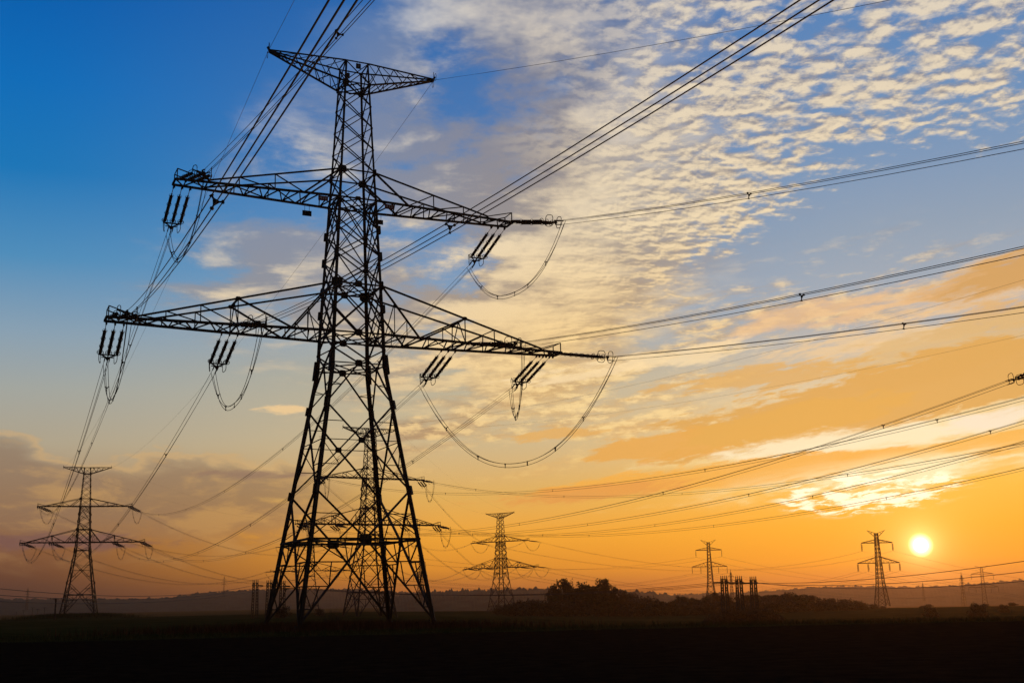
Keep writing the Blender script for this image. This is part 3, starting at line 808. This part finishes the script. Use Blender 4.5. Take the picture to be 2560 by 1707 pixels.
def make_tree(name, seed, H, Wd, dens, lsize, leaf, twig=0):
    rnd = random.Random(seed); root = empty(name); tr = MB(); tips = []
    branch(tr, V((0,0,-.5)), V((rnd.uniform(-.08,.08), rnd.uniform(-.08,.08), 1)).normalized(), H*.38, H*.026, 3, rnd, tips)
    tr.build('trunk', BARK, root)
    cr = MB(); nb = max(6, int(dens))
    for _ in range(nb):
        h = rnd.uniform(.22, .92); w = Wd*.5*math.sqrt(max(.05, 1-((h-.5)/.52)**2))
        a = rnd.uniform(0, 6.28); q = rnd.uniform(.15, .95)*w
        s = rnd.uniform(.13, .24)*Wd
        leafy(cr, (q*math.cos(a), q*math.sin(a), h*H), (s, s, s*.75), 62, lsize, rnd)
    for _ in range(twig):
        a = rnd.uniform(0, 6.28); h = rnd.uniform(.75, 1.0)*H; q = rnd.uniform(0,.38)*Wd
        p = V((q*math.cos(a), q*math.sin(a), h*.9)); cr.tube([p, p + V((rnd.uniform(-.5,.5), rnd.uniform(-.5,.5), rnd.uniform(.8,1.6)))], [.06,.02], 3)
        leafy(cr, p + V((0,0,.9)), (.5,.5,.7), 7, .18, rnd)
    cr.build('crown', leaf, root); return root
protos = {
 'round': make_tree('broadleaf_tree', 3, 10, 7.6, 46, .27, LEAF),
 'ragged': make_tree('broadleaf_tree', 11, 9, 7.5, 30, .25, LEAF2, 26),
 'tall': make_tree('broadleaf_tree', 19, 11, 5.6, 34, .26, LEAF, 10),
 'bush': make_tree('bush', 23, 4, 6.5, 30, .2, LEAF2, 12)}
used = set()
def plant(kind, az, r, h, wscale, label, group, cat='tree', rz=None):
    p = protos[kind]; o = p if kind not in used else copy_tree(p); used.add(kind)
    H = {'round': 10, 'ragged': 9, 'tall': 11, 'bush': 4}[kind]; s = h/H
    q = pol(az, r); o.location = (q.x, q.y, ground_z(q.x, q.y) - .15); o.rotation_euler = (0,0, rz if rz is not None else random.uniform(0,6.28)); o.scale = (s*wscale, s*wscale, s)
    return tag(o, label, cat, group)
CG = 'trees of the dark clump'
plant('round', 4.2, 402, 12.9, .62, 'tallest round-topped tree at the right end of the dark clump', CG, rz=.4)
plant('ragged', 2.35, 400, 12.0, 1.0, 'ragged twiggy tree standing left of the round-topped tree', CG, rz=1.0)
plant('tall', 3.2, 404, 11.6, 1.25, 'tree filling the gap between the ragged and round-topped trees', CG, rz=2.0)
for az, h, w, k in ((1.85, 9.2, .8, 'ragged'), (2.8, 9.6, 1.0, 'round'), (3.7, 10.4, .9, 'round'), (4.7, 10.2, .8, 'tall'), (5.15, 8.2, .9, 'ragged'), (1.75, 7.0, .8, 'round'), (5.5, 7.4, .9, 'ragged'), (4.4, 8, 1.1, 'round'), (2.0, 7.6, 1.2, 'round'), (3.4, 8, 1.2, 'round')):
    plant(k, az, 398 + random.uniform(-8, 14), h, w, 'lower tree merging into the dark clump', CG)
BG = 'bushes along the foot of the dark clump'
for az, h in ((-.9, 2.6), (-.5, 3.2), (-.1, 3.8), (.3, 4.4), (.7, 4.6), (1.1, 4.6), (1.7, 4.4), (2.4, 4.4), (3.1, 4.4), (3.9, 4.2), (4.6, 4.4), (5.3, 5.2), (5.9, 5.6), (6.4, 5.2)):
    plant('bush', az, 388 + random.uniform(-8, 10), h, random.uniform(.9, 1.3), 'low dark bush at the foot of the tree clump', BG, 'bush')
HG = 'trees of the hedge row'
for i in range(34):
    az = 6.3 + i*.30 + random.uniform(-.1, .1)
    h = interp(az, [6, 7.2, 8.0, 8.6, 9.2, 9.6, 10.5, 12.0, 12.8, 13.6, 14.6, 15.6, 16.5], [5.4, 5.2, 7.2, 5.6, 6.6, 7.2, 5.6, 6.0, 5.6, 5.2, 3.8, 3.2, 2.2])*random.uniform(.82, 1.12)
    k = random.choice(('ragged', 'ragged', 'round', 'tall')) if h > 3.6 else 'bush'
    plant(k, az, 405 + random.uniform(-14, 14), h, random.uniform(1.0, 1.4), 'hazy tree in the hedge row right of the dark clump' if k != 'bush' else 'low hazy bush at the right end of the hedge row', HG if k != 'bush' else 'bushes ending the hedge row', 'tree' if k != 'bush' else 'bush')
for i in range(26):
    az = 6.2 + i*.39 + random.uniform(-.1, .1)
    plant('bush', az, 392 + random.uniform(-8, 6), interp(az, [6, 12, 16.5], [4.2, 3.8, 2.0])*random.uniform(.8, 1.1), random.uniform(1.2, 1.6), 'dark undergrowth bush in front of the hedge row', 'bushes in front of the hedge row', 'bush')
for az, r, h, w in ((9.25, 247, 1.7, 1.1), (9.6, 243, 2.4, 1.1), (9.95, 240, 2.7, 1.1), (10.35, 239, 2.9, 1.1), (10.75, 240, 2.8, 1.1), (11.15, 240, 2.9, 1.1), (11.55, 242, 3.0, 1.0), (11.95, 244, 2.5, 1.1), (12.3, 246, 1.8, 1.1)):
    plant('bush', az, r, h, w, 'dark bush round the feet of the three lattice poles', 'bushes round the three lattice poles', 'bush')
for az, r, h, lb in ((21.2, 250, 2.6, 'dark bush on the field below the pale tower right of the sun'), (19.2, 262, 2.0, 'dark bush on the field straight below the sun'), (22.3, 300, 1.8, 'smaller dark bush nearest the right edge'),
                     (-11.2, 300, 2.6, 'bush at the foot of the lattice pole between the left legs'), (-9.55, 330, 1.9, 'bush at the foot of the faint tower')):
    plant('bush', az, r, h, 1.0, lb, 'lone bushes on the field', 'bush')
for az, r, h in ((16.7, 424, 1.5), (17.15, 421, .9), (18.9, 418, .8), (19.15, 424, 1.1), (21.6, 420, .9), (22.7, 424, 1.1)):
    plant('bush', az, r, h, 1.8, 'low dark bush along the far field edge under the sun', 'bushes along the far field edge', 'bush')
# leafless shrub under the near tower
rnd = random.Random(5); sh = MB()
for _ in range(30):
    a = rnd.uniform(0, 6.28); t = []
    branch(sh, V((rnd.uniform(-.6,.6), rnd.uniform(-.4,.4), -.1)), V((math.cos(a)*.55, math.sin(a)*.55, 1)).normalized(), rnd.uniform(.5,.9), .014, 2, rnd, t)
q = pol(-8.9, 112); o = sh.build('leafless_shrub', BARK); o.location = (q.x, q.y, ground_z(q.x, q.y)); o.scale = (1.15, 1.15, 1.1)
tag(o, 'leafless twiggy shrub under the middle of the near tower', 'shrub')
# weeds and grass
def blades(name, mtl, pts, hmin, hmax, w, seed):
    rnd = random.Random(seed); m = MB()
    for (x, y) in pts:
        z = ground_z(x, y) - .03; h = rnd.uniform(hmin, hmax); a = rnd.uniform(0, 6.28); lx, ly = rnd.uniform(-.3,.3)*h, rnd.uniform(-.3,.3)*h
        dx, dy = math.cos(a)*w, math.sin(a)*w
        m._add([(x-dx,y-dy,z), (x+dx,y+dy,z), (x+lx*.5+dx*.6,y+ly*.5+dy*.6,z+h*.6), (x+lx,y+ly,z+h), (x+lx*.5-dx*.6,y+ly*.5-dy*.6,z+h*.6)], [(0,1,2,3,4)])
    return tag(m.build(name, mtl), kind='stuff')
rnd = random.Random(9)
blades('weeds', WEED, [(-13.5 + rnd.gauss(0,7.5), 91 + rnd.gauss(0,5.5)) for _ in range(9000)], .25, .85, .02, 1)
blades('grass', GRASS, [(-142.5 + rnd.gauss(0,8), 382 + rnd.gauss(0,6)) for _ in range(6000)], .5, 1.3, .06, 2)
blades('rough_grass', GRASS, [(rnd.uniform(-45, 42), 73 + rnd.gauss(0,2.2)) for _ in range(12000)], .1, .4, .015, 3)

# ------------------------------------------------------------------ haze
m = MB(); m._add([(-4600,-400,-60),(4600,-400,-60),(4600,4600,-60),(-4600,4600,-60),(-4600,-400,66),(4600,-400,66),(4600,4600,66),(-4600,4600,66)],
                 [(3,2,1,0),(4,5,6,7),(0,1,5,4),(1,2,6,5),(2,3,7,6),(3,0,4,7)])
hm = bpy.data.materials.new('haze_air'); hm.use_nodes = True; nt = hm.node_tree; nt.nodes.remove(nt.nodes['Principled BSDF'])
pv = nt.nodes.new('ShaderNodeVolumePrincipled'); pv.inputs['Color'].default_value = (.50,.34,.22,1); pv.inputs['Density'].default_value = HAZE_D = .00014
pv.inputs['Anisotropy'].default_value = .74
nt.links.new(pv.outputs['Volume'], nt.nodes['Material Output'].inputs['Volume'])
hz_o = m.build('haze', hm); tag(hz_o, kind='stuff')

# ------------------------------------------------------------------ sky
SUN_AZ, SUN_EL = 19.08, 2.08
def lin(c):
    return tuple(((v/255)/12.92 if v/255 <= .04045 else ((v/255+.055)/1.055)**2.4) for v in c)
world = bpy.data.worlds.new('World'); scene.world = world; world.use_nodes = True
wt_ = world.node_tree; wt_.nodes.clear(); WN = wt_.nodes.new; WL = wt_.links.new
class S:
    """a scalar socket with arithmetic"""
    def __init__(s, k): s.k = k
    def __add__(a, b): return op('ADD', a, b)
    __radd__ = __add__
    def __sub__(a, b): return op('SUBTRACT', a, b)
    def __rsub__(a, b): return op('SUBTRACT', b, a)
    def __mul__(a, b): return op('MULTIPLY', a, b)
    __rmul__ = __mul__
    def __truediv__(a, b): return op('DIVIDE', a, b)
def put(x, inp):
    if isinstance(x, S): WL(x.k, inp)
    else: inp.default_value = x
def op(o, *a):
    n = WN('ShaderNodeMath'); n.operation = o
    for i, x in enumerate(a): put(x, n.inputs[i])
    return S(n.outputs[0])
def smooth(a, b, x):
    n = WN('ShaderNodeMapRange'); n.interpolation_type = 'SMOOTHSTEP'
    put(x, n.inputs['Value']); n.inputs['From Min'].default_value = a; n.inputs['From Max'].default_value = b
    return S(n.outputs['Result'])
def ramp_(fac, stops, lo, hi):
    """colour over a value range; stops in sRGB 0-255"""
    n = WN('ShaderNodeValToRGB'); e = n.color_ramp.elements
    while len(e) > 1: e.remove(e[-1])
    stops = sorted(stops)
    for i, (p, c) in enumerate(stops):
        k = e[0] if i == 0 else e.new((p-lo)/(hi-lo))
        k.position = (p-lo)/(hi-lo); k.color = (*lin(c), 1)
    put((fac - lo)/(hi - lo), n.inputs['Fac']); return n.outputs['Color']
def pw(x, pts, lo=-40, hi=40, span=40.0):
    n = WN('ShaderNodeValToRGB'); e = n.color_ramp.elements
    while len(e) > 1: e.remove(e[-1])
    for i, (p, v) in enumerate(pts):
        k = e[0] if i == 0 else e.new((p-lo)/(hi-lo)); k.position = (p-lo)/(hi-lo); k.color = (v/span,)*3 + (1,)
    put((x - lo)/(hi - lo), n.inputs['Fac']); return S(n.outputs['Color'])*span
def cmix(f, a, b, blend='MIX'):
    n = WN('ShaderNodeMix'); n.data_type = 'RGBA'; n.blend_type = blend; n.clamp_factor = True
    put(f, n.inputs['Factor'])
    for x, i in ((a, 'A'), (b, 'B')):
        if isinstance(x, tuple): n.inputs[i].default_value = (*x, 1)
        else: WL(x, n.inputs[i])
    return n.outputs['Result']
def cscale(c, f):
    n = WN('ShaderNodeVectorMath'); n.operation = 'SCALE'; WL(c, n.inputs[0]); put(f, n.inputs['Scale']); return n.outputs[0]
def vec(x, y, z=0.0):
    n = WN('ShaderNodeCombineXYZ')
    for i, q in enumerate((x, y, z)): put(q, n.inputs[i])
    return n.outputs[0]
def voff(v, o):
    n = WN('ShaderNodeVectorMath'); n.operation = 'ADD'; WL(v, n.inputs[0]); n.inputs[1].default_value = o; return n.outputs[0]
def noise_(v, sc, det=6, rough=.55, dist=0.0):
    n = WN('ShaderNodeTexNoise'); WL(v, n.inputs['Vector']); n.inputs['Scale'].default_value = sc
    n.inputs['Detail'].default_value = det; n.inputs['Roughness'].default_value = rough; n.inputs['Distortion'].default_value = dist
    return S(n.outputs['Fac'])
tc_ = WN('ShaderNodeTexCoord'); sp_ = WN('ShaderNodeSeparateXYZ'); WL(tc_.outputs['Generated'], sp_.inputs[0])
dx_, dy_, dz_ = S(sp_.outputs[0]), S(sp_.outputs[1]), S(sp_.outputs[2])
AZ = op('ARCTAN2', dx_, dy_)*57.29578
EL = op('ARCSINE', dz_)*57.29578
zz_ = op('MAXIMUM', dz_, 0.0) + .05
P = vec(dx_/zz_, dy_/zz_)                       # a flat cloud deck seen in perspective
ST = vec(AZ*.05, EL*.34 - AZ*.045)              # streak coordinates, rising to the right
ST2 = vec(AZ*.10, EL*.28)
# clear sky: three vertical gradients blended round the compass
left = ramp_(EL, [(-5,(50,38,44)),(.4,(70,48,47)),(1.5,(108,70,52)),(3,(142,94,60)),(5,(176,138,96)),(7.5,(178,166,142)),(10,(164,168,162)),(12.5,(138,162,180)),(16,(78,142,188)),(20,(22,118,184)),(24,(6,108,184)),(29,(0,90,170)),(38,(0,66,140))], -5, 40)
mid = ramp_(EL, [(-5,(90,56,40)),(.4,(188,108,46)),(1.5,(236,152,46)),(3,(248,170,56)),(5,(228,178,94)),(8,(206,186,146)),(11,(184,178,156)),(14,(142,164,186)),(18,(102,144,190)),(23,(72,120,178)),(29,(44,104,172)),(38,(10,74,150))], -5, 40)
right = ramp_(EL, [(-5,(140,76,26)),(.4,(214,122,30)),(1.5,(252,162,32)),(3,(255,176,46)),(5,(255,192,76)),(7.5,(244,208,142)),(10,(222,200,164)),(13,(168,176,184)),(17,(144,162,182)),(22,(112,147,188)),(28,(86,130,184)),(38,(30,86,160))], -5, 40)
sky = cmix(smooth(-2, 19, AZ), cmix(smooth(-25, -2, AZ), left, mid), right)
# cloud colours by height and side
lit = ramp_(EL, [(0,(255,190,90)),(5,(255,208,118)),(9,(255,220,154)),(13,(250,214,152)),(18,(243,220,180)),(28,(226,212,190))], -5, 40)
shade = ramp_(EL, [(0,(220,140,60)),(5,(236,166,76)),(9,(216,174,114)),(13,(190,160,120)),(18,(158,146,136)),(28,(118,126,150))], -5, 40)
litL = ramp_(EL, [(0,(190,120,80)),(5,(206,164,104)),(8,(236,196,136)),(12,(232,206,166)),(18,(224,210,186)),(28,(190,196,206))], -5, 40)
shadeL = ramp_(EL, [(0,(120,82,72)),(5,(150,112,94)),(8,(140,118,106)),(12,(158,150,142)),(18,(136,144,162)),(28,(96,128,176))], -5, 40)
side = smooth(-11, 3, AZ)
LIT = cmix(side, litL, lit); SHD = cmix(side, shadeL, shade)
sd_ = (math.sin(R(SUN_AZ))*1.0, math.cos(R(SUN_AZ))*1.0)
def over(base, alpha, light, soft=1.0): return cmix(alpha, base, cmix(light, SHD, LIT))
# 1 soft broken sheet left of centre
dL = ((AZ + 16)*.839 - (EL - 16)*.542)
low1 = EL - pw(AZ, [(-24,17),(-17,14.4),(-13,12.6),(-9,12.4),(-5,10.2),(0,8.8),(4,10.4),(8,13.2),(14,17),(24,21)])
n1 = noise_(P, 2.9, 9, .60, .3); n1b = noise_(voff(P, (sd_[0]*.10, sd_[1]*.10, 0)), 2.9, 5, .60, .3)
f1 = noise_(P, 9, 8, .62, .2); g1 = noise_(voff(P, (3.7, 1.9, .4)), 2.0, 6, .58)
reg1 = op('MINIMUM', smooth(-3.0, 3.0, dL + (n1 - .5)*9), smooth(-1.5, 2.2, low1 + (n1 - .5)*6))
d1 = n1 + (f1 - .5)*.26 + (g1 - .5)*.25 + smooth(-8, 4, AZ)*.085 + smooth(20, 25, EL)*smooth(-12, -6, AZ)*smooth(6, 0, AZ)*.07
pch = smooth(1.0, .2, op('SQRT', (AZ+11.5)*(AZ+11.5)*.034 + (EL-16.6)*(EL-16.6)*.15))
bnd = smooth(4.6, .4, op('ABSOLUTE', (AZ + 1.2)*.817 - (EL - 12)*.577 + (g1 - .5)*11 + (n1 - .5)*6))*smooth(9.5, 13, EL)
a1 = smooth(.38, .58, d1 + bnd*.16 + pch*.13)*op('MAXIMUM', reg1, pch)*smooth(15, 2, AZ + (EL - 20)*.25 + (g1 - .5)*14)
l1 = smooth(-.12, .15, (n1 - n1b)*.9 + (f1 - .5)*.34 - (d1 - .55)*.30 + (g1 - .5)*.75 + smooth(-9, 8, AZ)*.07 - .11 + smooth(17, 10, EL)*.10 + bnd*.17)
sky = over(sky, a1*.95, l1)
# 2 altocumulus cells on the right
low2 = EL - pw(AZ, [(-8,17),(-2,13.4),(2,12.7),(6,14.2),(9,15.6),(11,16.8),(14,18.8),(17,20.6),(21,21.4),(30,22.4)])
big = noise_(P, 2.2, 4, .5); cells = noise_(P, 19, 8, .58, .2); cellb = noise_(voff(P, (sd_[0]*.017, sd_[1]*.017, 0)), 19, 5, .58, .2)
wv = WN('ShaderNodeTexVoronoi'); WL(voff(P, (.3, .1, 0)), wv.inputs['Vector']); wv.inputs['Scale'].default_value = 21; wv.feature = 'SMOOTH_F1'; wv.inputs['Smoothness'].default_value = .35
vd = S(wv.outputs['Distance'])
puff = cells*.85 + (.46 - vd)*.34 + .04
reg2 = smooth(-1.2, 1.4, low2 + (cells - .5)*8 + (big - .5)*6)*smooth(-1, 10, AZ + (big - .5)*14)
d2 = puff + (big - .5)*.5 - smooth(7, 24, AZ)*.02 + smooth(8, -2, AZ)*.06
a2 = smooth(.24, .52, d2 - smooth(10, 22, AZ)*.04)*reg2
l2 = smooth(-.20, .17, (cells - cellb)*1.0 + (d2 - .47)*.42 + .02)
sky = over(sky, a2*.96, l2)
# 3 thin gold wisps around the middle
w3 = noise_(ST, 2.3, 9, .62, .4); w3b = noise_(ST2, 7.5, 6, .6)
reg3 = smooth(4.5, 8.5, EL)*smooth(14.8, 12, EL + (AZ*-.16))*smooth(-13, -5, AZ)*smooth(30, 14, AZ)
a3 = smooth(.48, .63, w3*.72 + w3b*.28 + reg3*.06 - .015)*reg3
sky = cmix(a3*.85, sky, cmix(smooth(.42, .62, w3b), SHD, LIT))
torn = noise_(vec(AZ*.12, EL*.55 - AZ*.07), 4.2, 10, .68, .3)
# helper: a cloud bank with torn edges
def bank(sky, az, el, ra, re, rot, col, k=1.3, soft=.28, amt=.9, nz=None):
    c, s = math.cos(R(rot)), math.sin(R(rot)); x, y = AZ - az, EL - el
    u = (x*c + y*s)/ra; v = (y*c - x*s)/re
    f = 1 - op('SQRT', u*u + v*v) + ((nz or w3) - .5)*k + (torn - .5)*k*1.15
    return cmix(smooth(0, soft, f)*amt, sky, col)
def flat(*c): return lin(c)
w5 = noise_(ST, 3.6, 8, .6, .3)
rim = cmix(smooth(4, 12, EL), flat(255,236,170), flat(255,226,176))
# 4 rose-gold streaks at the right, under the blue gap
sky = bank(sky, 25, 14.0, 9, 1.5, 8, flat(240,200,150), 1.5, .6, .75)
sky = bank(sky, 25.5, 14.4, 6.5, 1.0, 10, flat(212,160,92), 1.2, .45, .9)
sky = bank(sky, 15.5, 13.2, 6.5, .8, 9, flat(236,192,144), 2.0, .6, .7, w5)
sky = bank(sky, 19, 11.8, 7, .8, 6, flat(244,206,152), 2.2, .6, .7, w5)
sky = bank(sky, 7, 11.4, 8, .6, 7, flat(255,226,176), 2.2, .6, .75, w5)
sky = bank(sky, 24.5, 12.4, 5, .9, 6, flat(222,176,116), 1.6, .5, .75, w5)
# 5 the broad orange banks, with their bright rims
sky = bank(sky, 17, 8.0, 14, 3.4, 10, rim, 1.0, .8, .7)
sky = bank(sky, 21, 10.9, 9, 1.5, 9, flat(222,184,126), 1.7, .5, .8)
sky = bank(sky, 12.5, 10.3, 5.5, .7, 4, flat(226,176,104), 2.2, .4, .85, w5)
sky = bank(sky, 18.5, 9.0, 12.6, 1.85, 9.5, flat(224,170,92), 1.25, .22, .95)
sky = bank(sky, 8.8, 7.35, 6.2, .75, 5, flat(234,172,86), 1.3, .25, .92)
sky = bank(sky, 13.5, 8.1, 6, .9, 9, flat(230,174,88), 1.2, .25, .92)
sky = bank(sky, 16.5, 6.95, 10, .85, 5, flat(255,238,196), 1.5, .6, .92, w5)
sky = bank(sky, 22.5, 7.6, 4, .7, 9, flat(250,232,206), 1.8, .6, .75)
sky = bank(sky, 12.0, 5.85, 12.0, .72, 3.5, flat(246,178,78), 1.2, .25, .93)
sky = bank(sky, 22, 6.45, 6, .6, 7, flat(248,184,86), 1.3, .25, .92)
sky = bank(sky, 18.5, 5.35, 8.5, .7, 5, flat(255,240,190), 1.7, .7, .9, w5)
sky = bank(sky, 23, 5.5, 3.5, .3, 5, flat(252,196,100), 1.8, .4, .85)
sky = bank(sky, 3.5, 5.0, 6.5, .5, 4, flat(232,158,80), 1.6, .5, .8, w5)
sky = bank(sky, 2.5, 8.0, 2.6, .35, 3, flat(232,176,96), 2.2, .5, .8, w5)
# 6 white-hot flecks above the sun
f6 = noise_(vec(AZ*.16, EL*.70 - AZ*.035), 4.4, 9, .66, .4)
m6 = smooth(1.25, .0, op('SQRT', (AZ-17)*(AZ-17)*.05 + (EL-4.6 - (AZ-17)*.06)*(EL-4.6 - (AZ-17)*.06)*.9))
a6 = smooth(.48, .60, f6 + m6*.06)*smooth(0, .3, m6)
m6b = smooth(1.0, .0, op('SQRT', (AZ-19)*(AZ-19)*.0055 + (EL-5.5 - (AZ-19)*.08)*(EL-5.5 - (AZ-19)*.08)*.6))
sky = cmix(smooth(.40, .62, w5)*m6b*.85, sky, flat(255,240,190))
sky = cmix(a6*.97, sky, (1.3, 1.15, .80))
# 7 mauve bank low on the left
w7 = noise_(ST2, 3.0, 8, .56, .3)
top7 = pw(AZ, [(-40,9.6),(-26,8.6),(-23.4,8.0),(-22,7.1),(-18.5,6.7),(-16.8,7.3),(-14,7.2),(-11,6.9),(-8,6.0),(-4,4.6)])
dd7 = top7 - EL + (w7 - .5)*2.6
a7 = smooth(-.2, 1.1, dd7)*smooth(1.6, 4.4, EL + (w7 - .5)*5)*smooth(-3, -13, AZ)*smooth(.36, .50, w7 + smooth(-8, -20, AZ)*.12 + smooth(-1, 1.4, dd7)*smooth(3, 1.0, dd7)*.06)
sky = cmix(a7*.62, sky, cmix(smooth(.50, .66, w7 + smooth(6.5, 3, EL)*.05 + smooth(-18, -6, AZ)*.05), flat(134,108,90), flat(186,144,94)))
sky = cmix(smooth(.55, .0, dd7)*smooth(-.1, .25, dd7)*smooth(-7, -13, AZ)*.6, sky, flat(222,178,116))
sky = bank(sky, -21.5, 3.0, 6.5, .55, 0, flat(120,86,84), 1.7, .6, .7, w7)
sky = bank(sky, -11.6, 9.3, 1.5, .32, -1, flat(248,208,150), 1.6, .5, .8, w7)
sky = bank(sky, -12.8, 6.2, 3.0, .28, 0, flat(150,120,100), 1.8, .6, .7, w7)
# 8 light round the sun, and its disc
ss = V((math.sin(R(SUN_AZ))*math.cos(R(SUN_EL)), math.cos(R(SUN_AZ))*math.cos(R(SUN_EL)), math.sin(R(SUN_EL))))
dt = WN('ShaderNodeVectorMath'); dt.operation = 'DOT_PRODUCT'; WL(tc_.outputs['Generated'], dt.inputs[0]); dt.inputs[1].default_value = ss
th = op('ARCCOSINE', op('MINIMUM', S(dt.outputs['Value']), .9999999))*57.29578
def add(c, d, f): return cmix(1.0, c, cscale(d, f), 'ADD')
rgb = lambda *c: (lambda n: (setattr(n.outputs[0], 'default_value', (*c, 1)), n.outputs[0])[1])(WN('ShaderNodeRGB'))
sky = add(sky, rgb(1.0, .50, .14), op('EXPONENT', th*-.16)*.16*smooth(9, 1, EL))
sky = add(sky, rgb(1.0, .62, .22), op('EXPONENT', th*-.75)*.34)
sky = add(sky, rgb(1.0, .72, .30), op('EXPONENT', th*-2.4)*1.9)
sky = add(sky, rgb(1.0, .84, .50), smooth(.60, .30, th)*1.5)
sky = add(sky, rgb(1.0, .90, .65), smooth(.36, .2, th)*6.0)
# dusk: away from the sun the sky outside the picture is dim
away = smooth(-.25, .72, dx_*ss.x + dy_*ss.y + dz_*.15)
fade = away*.93 + .07
nis = WN('ShaderNodeTexSky'); nis.sky_type = 'NISHITA'; nis.sun_disc = False; nis.sun_elevation = R(SUN_EL); nis.sun_rotation = R(SUN_AZ); nis.air_density = 1.4; nis.dust_density = 3.0
sky = add(cscale(sky, fade), nis.outputs['Color'], .003)
bg = WN('ShaderNodeBackground'); WL(sky, bg.inputs['Color']); bg.inputs['Strength'].default_value = 1.0
wo = WN('ShaderNodeOutputWorld'); WL(bg.outputs[0], wo.inputs[0])
# ------------------------------------------------------------------ sun and render settings
sl = bpy.data.lights.new('sun', 'SUN'); sl.energy = .9; sl.angle = R(.53); sl.color = (1.0, .44, .13)
so = bpy.data.objects.new('sun', sl); COL.objects.link(so); so.rotation_euler = (-ss).to_track_quat('-Z', 'Y').to_euler()
scene.render.engine = 'CYCLES'
cy = scene.cycles; cy.max_bounces = 5; cy.diffuse_bounces = 2; cy.glossy_bounces = 2; cy.volume_bounces = 1; cy.transparent_max_bounces = 8
cy.use_denoising = True; cy.denoiser = 'OPENIMAGEDENOISE'; cy.denoising_input_passes = 'RGB_ALBEDO_NORMAL'; cy.denoising_prefilter = 'ACCURATE'
world.cycles.sampling_method = 'MANUAL'; world.cycles.sample_map_resolution = 512
vs = scene.view_settings; vs.view_transform = 'Standard'; vs.look = 'None'; vs.exposure = 0; vs.gamma = 1; vs.use_curve_mapping = False
